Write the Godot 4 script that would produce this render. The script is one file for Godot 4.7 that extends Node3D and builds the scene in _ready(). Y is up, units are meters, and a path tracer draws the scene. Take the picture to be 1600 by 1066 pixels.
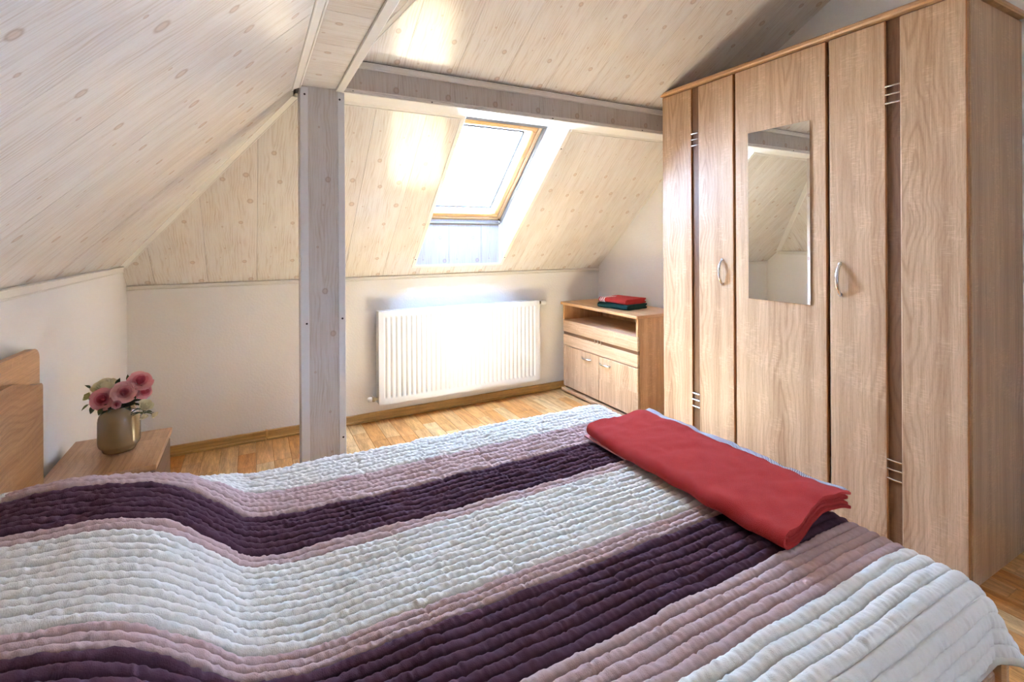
extends Node3D
# Attic bedroom. Metres, y up. The camera stands at x 0, z 0; the knee wall with the radiator is at z -3.33.

const CAM_H := 1.2
const BACK := -3.33
const LEFT := -0.598
const RIGHT := 2.612
const FRONT := 3.4

var M := {}
var used := {}
var rng := RandomNumberGenerator.new()
var noise := FastNoiseLite.new()
var env: Environment

# ------------------------------------------------------------------ mesh builder
class MB:
	var v := PackedVector3Array()
	var n := PackedVector3Array()
	var t := PackedVector2Array()
	var ix := PackedInt32Array()

	func tri(a: Vector3, b: Vector3, c: Vector3, nr: Vector3, ua: Vector2, ub: Vector2, uc: Vector2) -> void:
		var k := v.size()
		v.append(a); v.append(b); v.append(c)
		n.append(nr); n.append(nr); n.append(nr)
		t.append(ua); t.append(ub); t.append(uc)
		if (b - a).cross(c - a).dot(nr) > 0.0:
			ix.append(k); ix.append(k + 2); ix.append(k + 1)
		else:
			ix.append(k); ix.append(k + 1); ix.append(k + 2)

	func quad(a: Vector3, b: Vector3, c: Vector3, d: Vector3, nr: Vector3, ua: Vector2, ub: Vector2, uc: Vector2, ud: Vector2) -> void:
		tri(a, b, c, nr, ua, ub, uc)
		tri(a, c, d, nr, ua, uc, ud)

	# uv in metres; v runs along axis g (0 x, 1 y, 2 z)
	static func uvp(p: Vector3, nr: Vector3, g: int, off: Vector2) -> Vector2:
		var a := nr.abs()
		var m := 0
		if a.y > a.x and a.y > a.z: m = 1
		elif a.z > a.x: m = 2
		var al := g
		if m == g: al = (g + 1) % 3
		var cr := 3 - m - al
		return Vector2(p[cr], p[al]) + off

	func face(pts: Array, nr: Vector3, g: int, off: Vector2, xf: Transform3D) -> void:
		var wn := (xf.basis * nr).normalized()
		for k in range(1, pts.size() - 1):
			tri(xf * pts[0], xf * pts[k], xf * pts[k + 1], wn, uvp(pts[0], nr, g, off), uvp(pts[k], nr, g, off), uvp(pts[k + 1], nr, g, off))

	func box(lo: Vector3, hi: Vector3, bev := 0.0, g := 1, off := Vector2.ZERO, xf := Transform3D.IDENTITY) -> void:
		var b := minf(bev, 0.45 * minf(hi.x - lo.x, minf(hi.y - lo.y, hi.z - lo.z)))
		var c := (lo + hi) / 2.0
		var h := (hi - lo) / 2.0
		for a in 3:
			var e := (a + 1) % 3
			var f := (a + 2) % 3
			for s in [-1.0, 1.0]:
				var pts := []
				for q in [[-1, -1], [1, -1], [1, 1], [-1, 1]]:
					var p := Vector3.ZERO
					p[a] = s * h[a]
					p[e] = q[0] * (h[e] - b)
					p[f] = q[1] * (h[f] - b)
					pts.append(c + p)
				var nr := Vector3.ZERO
				nr[a] = s
				face(pts, nr, g, off, xf)
			if b <= 0.0: continue
			# edges along a
			for s1 in [-1.0, 1.0]:
				for s2 in [-1.0, 1.0]:
					var p1 := Vector3.ZERO
					var p2 := Vector3.ZERO
					p1[e] = s1 * h[e]; p1[f] = s2 * (h[f] - b)
					p2[e] = s1 * (h[e] - b); p2[f] = s2 * h[f]
					var d := Vector3.ZERO
					d[a] = h[a] - b
					var nr := Vector3.ZERO
					nr[e] = s1; nr[f] = s2
					face([c + p1 - d, c + p1 + d, c + p2 + d, c + p2 - d], nr.normalized(), g, off, xf)
		if b > 0.0:
			for sx in [-1.0, 1.0]:
				for sy in [-1.0, 1.0]:
					for sz in [-1.0, 1.0]:
						var s := Vector3(sx, sy, sz)
						face([c + s * Vector3(h.x, h.y - b, h.z - b), c + s * Vector3(h.x - b, h.y, h.z - b), c + s * Vector3(h.x - b, h.y - b, h.z)], s.normalized(), g, off, xf)

	# a flat polygon in the plane (o, ax, ay) pushed th along an
	func prism(poly: PackedVector2Array, o: Vector3, ax: Vector3, ay: Vector3, an: Vector3, th: float, off := Vector2.ZERO, us := 1.0) -> void:
		var id := Geometry2D.triangulate_polygon(poly)
		for k in range(0, id.size(), 3):
			var q := [poly[id[k]], poly[id[k + 1]], poly[id[k + 2]]]
			for s in [0.0, 1.0]:
				var e: Vector3 = o + an * th * s
				tri(e + ax * q[0].x + ay * q[0].y, e + ax * q[1].x + ay * q[1].y, e + ax * q[2].x + ay * q[2].y, an * (2.0 * s - 1.0), q[0] * us + off, q[1] * us + off, q[2] * us + off)
		var area := 0.0
		for k in poly.size():
			area += poly[k].cross(poly[(k + 1) % poly.size()])
		for k in poly.size():
			var p := poly[k]
			var r := poly[(k + 1) % poly.size()]
			var d := (r - p).normalized()
			var out2 := Vector2(d.y, -d.x) * signf(area)
			var nr := (ax * out2.x + ay * out2.y).normalized()
			var a := o + ax * p.x + ay * p.y
			var b := o + ax * r.x + ay * r.y
			quad(a, b, b + an * th, a + an * th, nr, p * us + off, r * us + off, r * us + off + Vector2(0.01, 0), p * us + off + Vector2(0.01, 0))

	# smooth grid of points, rows x cols
	func grid(p: PackedVector3Array, cols: int, flip := false, us := Vector2.ONE, uv := PackedVector2Array()) -> void:
		var rows := p.size() / cols
		var k := v.size()
		for r in rows:
			for c in cols:
				var a := p[r * cols + maxi(c - 1, 0)]
				var b := p[r * cols + mini(c + 1, cols - 1)]
				var d := p[maxi(r - 1, 0) * cols + c]
				var e := p[mini(r + 1, rows - 1) * cols + c]
				var nr := (b - a).cross(e - d).normalized()
				n.append(-nr if flip else nr)
				if uv.is_empty(): t.append(Vector2(float(c) / (cols - 1), float(r) / (rows - 1)) * us)
		v.append_array(p)
		if not uv.is_empty(): t.append_array(uv)
		for r in rows - 1:
			for c in cols - 1:
				var q := k + r * cols + c
				if flip:
					ix.append_array([q, q + 1, q + cols + 1, q, q + cols + 1, q + cols])
				else:
					ix.append_array([q, q + cols + 1, q + 1, q, q + cols, q + cols + 1])

	func lathe(profile: PackedVector2Array, o: Vector3, seg := 32, axis := Vector3.UP) -> void:
		var bx := axis.cross(Vector3(0.31, 0.2, 0.93)).normalized()
		var bz := bx.cross(axis).normalized()
		var p := PackedVector3Array()
		for q in profile:
			for s in seg + 1:
				var a := TAU * s / seg
				p.append(o + axis * q.y + (bx * cos(a) + bz * sin(a)) * q.x)
		grid(p, seg + 1, true, Vector2(1, 1))

	func tube(path: PackedVector3Array, rad, seg := 10, caps := true) -> void:
		var p := PackedVector3Array()
		var up := Vector3(0.13, 0.97, 0.21).normalized()
		var m := path.size()
		for k in m:
			var d := (path[mini(k + 1, m - 1)] - path[maxi(k - 1, 0)]).normalized()
			if absf(d.dot(up)) > 0.95: up = Vector3(0.9, 0.1, 0.3).normalized()
			var a := d.cross(up).normalized()
			var b := d.cross(a).normalized()
			up = -b
			var r: float = rad[k] if rad is Array else rad
			for s in seg + 1:
				var w := TAU * s / seg
				p.append(path[k] + (a * cos(w) + b * sin(w)) * r)
		grid(p, seg + 1, true, Vector2(1, 1))
		if caps:
			for e in [0, m - 1]:
				var d := (path[1] - path[0]) if e else (path[0] - path[1])
				if e: d = path[m - 1] - path[m - 2]
				for s in seg:
					tri(path[e], p[e * (seg + 1) + s], p[e * (seg + 1) + s + 1], d.normalized(), Vector2.ZERO, Vector2.ZERO, Vector2.ZERO)

	func mesh() -> ArrayMesh:
		var a := []
		a.resize(Mesh.ARRAY_MAX)
		a[Mesh.ARRAY_VERTEX] = v
		a[Mesh.ARRAY_NORMAL] = n
		a[Mesh.ARRAY_TEX_UV] = t
		a[Mesh.ARRAY_INDEX] = ix
		var m := ArrayMesh.new()
		m.add_surface_from_arrays(Mesh.PRIMITIVE_TRIANGLES, a)
		return m

# ------------------------------------------------------------------ scene helpers
func numbered(called: String) -> String:
	var k: int = used.get(called, 0)
	used[called] = k + 1
	return called if k == 0 else "%s_%03d" % [called, k]

func build(mb: MB, called: String, mat: Material, parent: Node3D = null, label := "") -> MeshInstance3D:
	var o := MeshInstance3D.new()
	o.mesh = mb.mesh()
	o.material_override = mat
	return put(o, called, parent, label)

func put(o: Node3D, called: String, parent: Node3D = null, label := "") -> Node3D:
	if parent == null:
		o.name = numbered(called)
		add_child(o, true)
	else:
		var k := 0
		var nm := called
		while parent.has_node(NodePath(nm)):
			k += 1
			nm = "%s_%03d" % [called, k]
		o.name = nm
		parent.add_child(o, true)
	if label != "": o.set_meta("label", label)
	return o

func bx(lo: Vector3, hi: Vector3, called: String, mat: Material, parent: Node3D = null, bev := 0.002, g := 1, label := "") -> MeshInstance3D:
	var m := MB.new()
	m.box(lo, hi, bev, g, Vector2(rng.randf() * 3.0, 0.0))
	return build(m, called, mat, parent, label)

func root(called: String, kind := "") -> Node3D:
	var o := Node3D.new()
	put(o, called)
	if kind != "": o.set_meta("kind", kind)
	return o

func tag(o: Node3D, label: String, category: String, group := "", kind := "") -> Node3D:
	o.set_meta("label", label)
	o.set_meta("category", category)
	if group != "": o.set_meta("group", group)
	if kind != "": o.set_meta("kind", kind)
	return o

# a bar from a to b, w wide across (side), th thick along out
func bar(a: Vector3, b: Vector3, side: Vector3, w: float, out: Vector3, th: float, bev := 0.003) -> MB:
	var m := MB.new()
	var d := (b - a)
	var y := d.normalized()
	var x := (side - y * side.dot(y)).normalized()
	var z := x.cross(y).normalized()
	if z.dot(out) < 0.0: z = -z
	var xf := Transform3D(Basis(x, y, z), a)
	m.box(Vector3(-w / 2, 0, 0), Vector3(w / 2, d.length(), th), bev, 1, Vector2(rng.randf(), rng.randf()), xf)
	return m

func trim(a: Vector3, b: Vector3, side: Vector3, w: float, out: Vector3, th: float, parent: Node3D = null, bead := true) -> MeshInstance3D:
	var m := bar(a, b, side, w, out, th, 0.002)
	if bead:
		var y := (b - a).normalized()
		var x := (side - y * side.dot(y)).normalized()
		var z := x.cross(y).normalized()
		if z.dot(out) < 0.0: z = -z
		for s in [-1.0, 1.0]:
			m.tube(PackedVector3Array([a + x * s * (w / 2 - 0.0035) + z * th, b + x * s * (w / 2 - 0.0035) + z * th]), 0.0035, 8)
	if parent == null:
		var o := build(m, "trim", M.trim)
		o.set_meta("kind", "structure")
		return o
	return build(m, "trim_strip", M.trim, parent)

# ------------------------------------------------------------------ textures
func tex(w: int, h: int, f: Callable) -> ImageTexture:
	var by := PackedByteArray()
	by.resize(w * h * 3)
	var k := 0
	for y in h:
		for x in w:
			var c: Color = f.call(x, y)
			by[k] = clampi(int(c.r * 255.0), 0, 255)
			by[k + 1] = clampi(int(c.g * 255.0), 0, 255)
			by[k + 2] = clampi(int(c.b * 255.0), 0, 255)
			k += 3
	return ImageTexture.create_from_image(Image.create_from_data(w, h, false, Image.FORMAT_RGB8, by))

func nz(freq: float, sd: int, oct := 3) -> FastNoiseLite:
	var q := FastNoiseLite.new()
	q.noise_type = FastNoiseLite.TYPE_SIMPLEX
	q.frequency = freq
	q.seed = sd
	q.fractal_octaves = oct
	return q

# whitewashed pine: two boards of 125 mm, 2 m long, per repeat
func pine_texture() -> ImageTexture:
	var n1 := nz(1.0, 3)
	var n2 := nz(1.0, 9, 2)
	var knots := []
	var r := RandomNumberGenerator.new()
	r.seed = 21
	for b in 2:
		for k in 12:
			var big := r.randf() < 0.55
			knots.append([b * 128 + r.randf_range(26, 102), 42 + k * 84 + r.randf_range(-26, 26), r.randf_range(8.0, 11.5) if big else r.randf_range(2.5, 4.0)])
	var base := Color(0.935, 0.91, 0.885)
	var dark := Color(0.80, 0.73, 0.655)
	return tex(256, 1024, func(x: int, y: int) -> Color:
		var b := x / 128
		var u := float(x % 128) - 64.0
		var vv := float(y) * 2.0
		var warp := 0.0
		var kn := 0.0
		var ring := 0.0
		for q in knots:
			var dx: float = x - q[0]
			var dy: float = (y - q[1]) * 2.0
			if absf(dy) < 90.0 and absf(dx) < 40.0:
				var e: float = exp(-dy * dy / (q[2] * q[2] * 18.0)) * exp(-absf(dx) / (q[2] * 1.6))
				warp += signf(dx) * q[2] * 0.8 * e
				var dd: float = sqrt(dx * dx + dy * dy * 0.8) / q[2]
				if dd < 1.9:
					kn = maxf(kn, exp(-pow((dd - 1.0) * 3.2, 2.0)) * 0.95)
					ring = maxf(ring, smoothstep(1.0, 0.4, dd) * 0.6)
		var uu := u + warp
		var cath := absf(uu + 9.0 * n1.get_noise_2d(b * 50.0, vv * 0.004)) 
		var bow := cath + 0.055 * absf(fposmod(vv + b * 700.0, 1024.0) - 512.0) * exp(-cath / 26.0)
		var g := 0.5 + 0.5 * sin(bow * 0.62 + 3.0 * n1.get_noise_2d(uu * 0.02 + b * 9.0, vv * 0.0025))
		g = pow(g, 2.2)
		var fine := n2.get_noise_2d(uu * 0.42 + b * 300.0, vv * 0.0022)
		var blot := n1.get_noise_2d(uu * 0.012 + b * 77.0, vv * 0.003)
		var k := 0.42 * g * (0.6 + 0.5 * blot) + 0.38 * fine + 0.14 * blot + 0.05
		var c := base.lerp(dark, clampf(k, 0.0, 1.0))
		c = c.lerp(Color(0.66, 0.53, 0.43), clampf(kn, 0, 1) * 0.45)
		c = c.lerp(Color(0.82, 0.66, 0.54), ring * 0.6)
		return c)

# light sawn oak laminate, 0.5 m wide, 2 m long
func oak_texture() -> ImageTexture:
	var n1 := nz(1.0, 31)
	var n2 := nz(1.0, 37, 2)
	var n3 := nz(1.0, 41, 3)
	var base := Color(0.885, 0.755, 0.615)
	var dark := Color(0.655, 0.505, 0.37)
	return tex(384, 1024, func(x: int, y: int) -> Color:
		var u := x * 1.302
		var vv := y * 1.953
		var c1 := 250.0 + 60.0 * n1.get_noise_2d(2.0, vv * 0.0011)
		var d := absf(u - c1)
		var bow := d + 0.10 * sqrt(pow(fposmod(vv + 300.0, 1000.0) - 500.0, 2.0) + 3600.0) * exp(-d / 70.0) + 11.0 * n1.get_noise_2d(u * 0.004, vv * 0.0022)
		var g := pow(0.5 + 0.5 * sin(bow * 0.36), 3.0) * exp(-d / 110.0)
		var fine := n2.get_noise_2d(u * 0.36, vv * 0.0030)
		var band := n1.get_noise_2d(u * 0.011, vv * 0.0004)
		var saw := n3.get_noise_2d(u * 0.012, vv * 0.28)
		var sawmask := smoothstep(0.05, 0.45, n1.get_noise_2d(u * 0.008 + 60.0, vv * 0.0035))
		var pore := smoothstep(0.34, 0.6, n3.get_noise_2d(u * 0.55 + 400.0, vv * 0.03))
		var k := 0.36 + 0.34 * g + 0.27 * fine + 0.30 * band + 0.16 * pore - 0.75 * maxf(saw, 0.0) * sawmask + 0.2 * saw * sawmask
		return base.lerp(dark, clampf(k, 0.0, 1.0)))

func floor_texture() -> ImageTexture:
	var n1 := nz(1.0, 51)
	var n2 := nz(1.0, 57, 2)
	return tex(256, 512, func(x: int, y: int) -> Color:
		var fine := n2.get_noise_2d(x * 0.35, y * 0.012)
		var band := n1.get_noise_2d(x * 0.02, y * 0.004)
		var pore := smoothstep(0.3, 0.6, n2.get_noise_2d(x * 0.6 + 300.0, y * 0.05))
		var k := 0.86 + 0.10 * fine + 0.12 * band - 0.10 * pore
		return Color(k, k * 0.985, k * 0.96))

func noise_tex(sz: int, freq: float, sd: int, oct := 3) -> NoiseTexture2D:
	var t := NoiseTexture2D.new()
	t.width = sz
	t.height = sz
	t.seamless = true
	t.generate_mipmaps = false
	t.noise = nz(freq, sd, oct)
	return t

func mat(c: Color, rough := 0.6, spec := 0.5, metal := 0.0) -> StandardMaterial3D:
	var m := StandardMaterial3D.new()
	m.albedo_color = c
	m.roughness = rough
	m.metallic_specular = spec
	m.metallic = metal
	return m

func textured(t: Texture2D, c: Color, rough: float, us: Vector3, spec := 0.5, off := Vector3.ZERO) -> StandardMaterial3D:
	var m := mat(c, rough, spec)
	m.albedo_texture = t
	m.uv1_scale = us
	m.uv1_offset = off
	return m

func bumpy(m: StandardMaterial3D, t: Texture2D, cm: float) -> StandardMaterial3D:
	m.heightmap_enabled = true
	m.heightmap_texture = t
	m.heightmap_scale = cm
	return m

func cloth(c: Color, sheen := 0.25) -> StandardMaterial3D:
	var m := mat(c, 0.95, 0.2)
	m.rim_enabled = true
	m.rim = sheen
	m.rim_tint = 0.5
	return m

func materials() -> void:
	var pine := pine_texture()
	var oak := oak_texture()
	var flr := floor_texture()
	var ps := Vector3(4.0, 0.5, 1)
	M.panels = []
	for k in 4:
		var c: Color = [Color(1, 1, 1), Color(0.985, 0.98, 0.975), Color(1, 0.995, 0.985), Color(0.975, 0.975, 0.97)][k]
		var m := textured(pine, c, 0.16, ps, 0.5, Vector3.ZERO)
		M.panels.append(m)
	M.panel_grey = textured(pine, Color(0.88, 0.88, 0.89), 0.4, ps, 0.35)
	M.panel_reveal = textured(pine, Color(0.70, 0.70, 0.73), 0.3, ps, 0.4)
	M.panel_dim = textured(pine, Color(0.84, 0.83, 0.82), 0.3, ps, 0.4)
	M.trim = mat(Color(0.915, 0.895, 0.86), 0.35)
	M.wall = bumpy(mat(Color(0.935, 0.92, 0.905), 0.85, 0.3), noise_tex(512, 0.05, 5), 0.06)
	M.wall.uv1_triplanar = true
	M.wall.uv1_world_triplanar = true
	M.wall.uv1_scale = Vector3(2, 2, 2)
	M.roof = mat(Color(0.5, 0.48, 0.45), 0.9)
	var os := Vector3(2.0, 0.48, 1)
	M.oak = textured(oak, Color(1, 1, 1), 0.38, os)
	M.oak_side = textured(oak, Color(0.93, 0.90, 0.87), 0.4, os, 0.5, Vector3(0.3, 0.0, 0))
	M.oak_head = textured(oak, Color(0.88, 0.81, 0.75), 0.38, os, 0.5, Vector3(0.1, 0.4, 0))
	M.oak_edge = textured(oak, Color(1.0, 0.94, 0.86), 0.4, os)
	M.oak_band = textured(oak, Color(0.84, 0.69, 0.52), 0.4, os)
	M.oak_dark = textured(oak, Color(0.60, 0.52, 0.46), 0.45, os)
	M.gap = mat(Color(0.16, 0.12, 0.10), 0.8)
	M.planks = []
	for c in [Color(0.91, 0.655, 0.39), Color(0.94, 0.73, 0.49), Color(0.88, 0.60, 0.33), Color(0.92, 0.68, 0.43), Color(0.90, 0.62, 0.36), Color(0.95, 0.76, 0.53)]:
		var m := textured(flr, c, 0.24, Vector3(4, 1.4, 1))
		M.planks.append(m)
	M.subfloor = mat(Color(0.45, 0.30, 0.16), 0.6)
	M.base = textured(flr, Color(0.86, 0.69, 0.42), 0.35, Vector3(8, 1, 1))
	M.pine_frame = textured(flr, Color(1.0, 0.77, 0.48), 0.35, Vector3(6, 1, 1))
	M.pine_pale = textured(flr, Color(1.0, 0.86, 0.68), 0.35, Vector3(6, 1, 1))
	M.white = mat(Color(0.90, 0.89, 0.87), 0.28)
	M.white_soft = mat(Color(0.90, 0.88, 0.85), 0.4)
	M.chrome = mat(Color(0.86, 0.86, 0.85), 0.22, 0.5, 1.0)
	M.steel = mat(Color(0.78, 0.77, 0.75), 0.32, 0.5, 1.0)
	M.brass = mat(Color(0.66, 0.60, 0.48), 0.3, 0.5, 1.0)
	M.screw = mat(Color(0.22, 0.21, 0.22), 0.5, 0.5, 0.5)
	M.mirror = mat(Color(0.93, 0.94, 0.93), 0.01, 0.5, 1.0)
	M.glass = mat(Color(1, 1, 1, 0.04), 0.02)
	M.glass.transparency = BaseMaterial3D.TRANSPARENCY_ALPHA
	M.rubber = mat(Color(0.12, 0.13, 0.15), 0.7)
	var weave := noise_tex(512, 0.12, 61)
	M.cream = bumpy(cloth(Color(0.885, 0.865, 0.83)), weave, 0.04)
	M.mauve = bumpy(cloth(Color(0.765, 0.655, 0.64)), weave, 0.04)
	M.plum = bumpy(cloth(Color(0.335, 0.225, 0.275), 0.15), weave, 0.04)
	M.binding = bumpy(cloth(Color(0.89, 0.86, 0.80)), weave, 0.06)
	for k in ["cream", "mauve", "plum", "binding"]:
		M[k].uv1_scale = Vector3(6, 6, 1)
	M.sheet = cloth(Color(0.88, 0.86, 0.83))
	M.red = bumpy(cloth(Color(0.74, 0.22, 0.20), 0.4), weave, 0.22)
	M.red.uv1_scale = Vector3(5, 5, 1)
	M.red_pale = cloth(Color(0.84, 0.58, 0.56), 0.4)
	M.green = bumpy(cloth(Color(0.10, 0.25, 0.235), 0.4), weave, 0.22)
	M.green.uv1_scale = Vector3(5, 5, 1)
	var hatch := tex(32, 32, func(x: int, y: int) -> Color:
		return Color(0.90, 0.88, 0.88) if (x + y) % 32 < 17 else Color(0.25, 0.19, 0.34))
	M.hatch = textured(hatch, Color.WHITE, 0.9, Vector3(210, 210, 1), 0.2)
	M.vase = mat(Color(0.56, 0.465, 0.32), 0.16, 0.65)
	M.petal = cloth(Color(0.95, 0.60, 0.62), 0.3)
	M.petal_deep = cloth(Color(0.90, 0.46, 0.51), 0.3)
	M.petal_pale = cloth(Color(0.96, 0.70, 0.70), 0.3)
	M.petal_blush = cloth(Color(0.97, 0.77, 0.75), 0.3)
	M.petal_cream = cloth(Color(0.95, 0.91, 0.78), 0.3)
	M.petal_green = cloth(Color(0.78, 0.78, 0.55), 0.3)
	for k in ["petal", "petal_deep", "petal_pale", "petal_blush", "petal_cream", "petal_green"]:
		M[k].backlight_enabled = true
		M[k].backlight = M[k].albedo_color * 0.4
	M.leaf = mat(Color(0.26, 0.31, 0.18), 0.55)
	M.stem = mat(Color(0.28, 0.33, 0.16), 0.6)

# ------------------------------------------------------------------ slopes and panels
func ls(x: float) -> float: return 1.675 + x                       # left slope
func bs(z: float) -> float: return 0.964 + 0.896 * (z + 3.33)       # back slope, lower
func us(z: float) -> float: return 2.262 + 0.55 * (z + 1.712)       # back slope above the purlin
func ul(x: float) -> float: return 1.604 + 0.99 * x                 # left slope beyond the beam
const TOP := 2.75

# covers a polygon of the plane (o, ax across, ay along) with boards running along ay
func board(poly: PackedVector2Array, hole: PackedVector2Array, o: Vector3, ax: Vector3, ay: Vector3, out: Vector3, parent: Node3D, width := 0.25, start := 0.0, mats: Array = [], called := "panel", voff := 0.06) -> void:
	var lo := 1e9
	var hi := -1e9
	var vlo := 1e9
	var vhi := -1e9
	for p in poly:
		lo = minf(lo, p.x); hi = maxf(hi, p.x); vlo = minf(vlo, p.y); vhi = maxf(vhi, p.y)
	var k := floori((lo - start) / width)
	if mats.is_empty(): mats = M.panels
	while start + k * width < hi:
		var a := start + k * width + 0.0006
		var b := a + width - 0.0012
		var strip := PackedVector2Array([Vector2(a, vlo - 1), Vector2(b, vlo - 1), Vector2(b, vhi + 1), Vector2(a, vhi + 1)])
		for piece in Geometry2D.intersect_polygons(poly, strip):
			var bits := [piece]
			if hole.size(): bits = Geometry2D.clip_polygons(piece, hole)
			for bit in bits:
				if Geometry2D.is_polygon_clockwise(bit) and bits.size() > 1: continue
				var m := MB.new()
				# hold each panel at its own slight tilt, as clipped laminate sits
				var lift := 0.0006 * (rng.randf() - 0.5)
				m.prism(bit, o + out * lift, ax, ay, out, 0.009, Vector2(-a, voff - vlo))
				build(m, called, mats[rng.randi() % mats.size()], parent)
		k += 1

func slab(poly: PackedVector2Array, hole: PackedVector2Array, o: Vector3, ax: Vector3, ay: Vector3, out: Vector3, th: float, parent: Node3D) -> void:
	var bits := [poly]
	if hole.size():
		# cut into a frame of four
		bits = []
		var h0 := hole[0]
		var h2 := hole[2]
		var p0 := poly[0]
		var p2 := poly[2]
		for r in [[p0.x, p0.y, h0.x, p2.y], [h2.x, p0.y, p2.x, p2.y], [h0.x, p0.y, h2.x, h0.y], [h0.x, h2.y, h2.x, p2.y]]:
			bits.append(PackedVector2Array([Vector2(r[0], r[1]), Vector2(r[2], r[1]), Vector2(r[2], r[3]), Vector2(r[0], r[3])]))
	var m := MB.new()
	for b in bits: m.prism(b, o, ax, ay, out, th)
	build(m, "roof_deck", M.roof, parent)

func rect(x0: float, y0: float, x1: float, y1: float) -> PackedVector2Array:
	return PackedVector2Array([Vector2(x0, y0), Vector2(x1, y0), Vector2(x1, y1), Vector2(x0, y1)])

func xz(pts: Array, k: float) -> PackedVector2Array:   # plan points to slope points: the second coordinate is stretched along the slope
	var r := PackedVector2Array()
	for p in pts: r.append(Vector2(p.x, p.y * k))
	return r

const SKX0 := 0.98
const SKX1 := 1.637
const SKZ0 := -3.25

func shell() -> void:
	# floor
	var fl := root("floor", "structure")
	bx(Vector3(LEFT - 0.35, -0.15, BACK - 0.37), Vector3(RIGHT + 0.15, -0.012, FRONT + 0.15), "subfloor", M.subfloor, fl, 0.0)
	floor_strips(fl)
	# walls
	var w := root("wall_back", "structure")
	bx(Vector3(LEFT - 0.15, -0.15, BACK - 0.15), Vector3(RIGHT, bs(BACK), BACK), "plaster", M.wall, w, 0.0)
	bx(Vector3(LEFT - 0.35, -0.15, BACK - 0.37), Vector3(RIGHT + 0.15, 1.22, BACK - 0.15), "outer_wall", M.roof, w, 0.0)
	w = root("wall_left", "structure")
	bx(Vector3(LEFT - 0.15, -0.15, BACK), Vector3(LEFT, 1.077, FRONT), "plaster", M.wall, w, 0.0)
	bx(Vector3(LEFT - 0.35, -0.15, BACK - 0.15), Vector3(LEFT - 0.15, 1.2, FRONT + 0.15), "outer_wall", M.roof, w, 0.0)
	far_walls()

	# lower back slope with the skylight opening
	var kb := sqrt(1.0 + 0.896 * 0.896)
	var ob := Vector3(0, bs(0), 0)
	var ab := Vector3(0, 0.896, 1.0) / kb
	var nb := Vector3(0, 1, -0.896) / kb
	var c := root("ceiling", "structure")
	var poly := xz([Vector2(LEFT, BACK), Vector2(RIGHT, BACK), Vector2(RIGHT, -2.31), Vector2(0.20, -2.31), Vector2(LEFT, -3.204)], kb)
	var hole := xz([Vector2(SKX0, SKZ0), Vector2(SKX1, SKZ0), Vector2(SKX1, -2.2), Vector2(SKX0, -2.2)], kb)
	board(poly, hole, ob, Vector3.RIGHT, ab, nb, c, 0.25, 0.03)
	var s0 := (-3.262 + 0.24 * nb.z * -1.0) * kb
	var d := 0.24
	# the deck lies where the window frame sits
	var fz0: float = FR0.z - nb.z * d
	var fz1: float = FR1.z - nb.z * d
	slab(rect(-0.95, -3.85 * kb, 2.75, -1.9 * kb), rect(SKX0 + 0.004, fz0 * kb + 0.004, SKX1 - 0.004, fz1 * kb - 0.004), ob + nb * (d - 0.03), Vector3.RIGHT, ab, nb, 0.10, c)

	# left slope
	var c2 := root("ceiling", "structure")
	var k2 := sqrt(2.0)
	var o2 := Vector3(0, ls(0), 0)
	var a2 := Vector3(1, 1, 0) / k2
	var n2 := Vector3(-1, 1, 0) / k2
	# plan as (z, x)
	var hipx := func(z: float) -> float: return (0.964 + 0.896 * (z + 3.33)) - 1.675
	board(xz([Vector2(-3.204, LEFT), Vector2(-2.345, hipx.call(-2.345)), Vector2(-2.2, 0.150), Vector2(FRONT, 0.150), Vector2(FRONT, LEFT)], k2), PackedVector2Array(), o2, Vector3.BACK, a2, n2, c2, 0.25, 0.07)
	slab(rect(-3.8, -0.95 * k2, FRONT + 0.15, 0.45 * k2), PackedVector2Array(), o2 + n2 * 0.02, Vector3.BACK, a2, n2, 0.12, c2)

	# back slope above the purlin
	var c3 := root("ceiling", "structure")
	var k3 := sqrt(1.0 + 0.55 * 0.55)
	var o3 := Vector3(0, us(0), 0)
	var a3 := Vector3(0, 0.55, 1) / k3
	var n3 := Vector3(0, 1, -0.55) / k3
	var zt := (TOP - 2.262) / 0.55 - 1.712
	var hx := func(z: float) -> float: return (us(z) - 1.604) / 0.99
	board(xz([Vector2(hx.call(-2.2), -2.2), Vector2(RIGHT, -2.2), Vector2(RIGHT, zt), Vector2(hx.call(zt), zt)], k3), PackedVector2Array(), o3, Vector3.RIGHT, a3, n3, c3, 0.25, 0.115)
	slab(rect(0.1, -2.35 * k3, 2.75, (zt + 0.2) * k3), PackedVector2Array(), o3 + n3 * 0.02, Vector3.RIGHT, a3, n3, 0.12, c3)
	# left slope beyond the beam
	var c4 := root("ceiling", "structure")
	var k4 := sqrt(1.0 + 0.99 * 0.99)
	var o4 := Vector3(0, ul(0), 0)
	var a4 := Vector3(1, 0.99, 0) / k4
	var n4 := Vector3(-0.99, 1, 0) / k4
	var xt := (TOP - 1.604) / 0.99
	var hole4 := PackedVector2Array([Vector2(W2[2], W2[0] * k4), Vector2(W2[3], W2[0] * k4), Vector2(W2[3], W2[1] * k4), Vector2(W2[2], W2[1] * k4)])
	board(xz([Vector2(-2.2, 0.345), Vector2(-2.2, hx.call(-2.2)), Vector2(zt, xt), Vector2(FRONT, xt), Vector2(FRONT, 0.345)], k4), hole4, o4, Vector3.BACK, a4, n4, c4, 0.25, 0.07)
	slab(rect(-2.35, 0.25 * k4, FRONT + 0.15, (xt + 0.15) * k4), hole4, o4 + n4 * 0.02, Vector3.BACK, a4, n4, 0.12, c4)
	var w2 := root("window_2", "structure")
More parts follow.
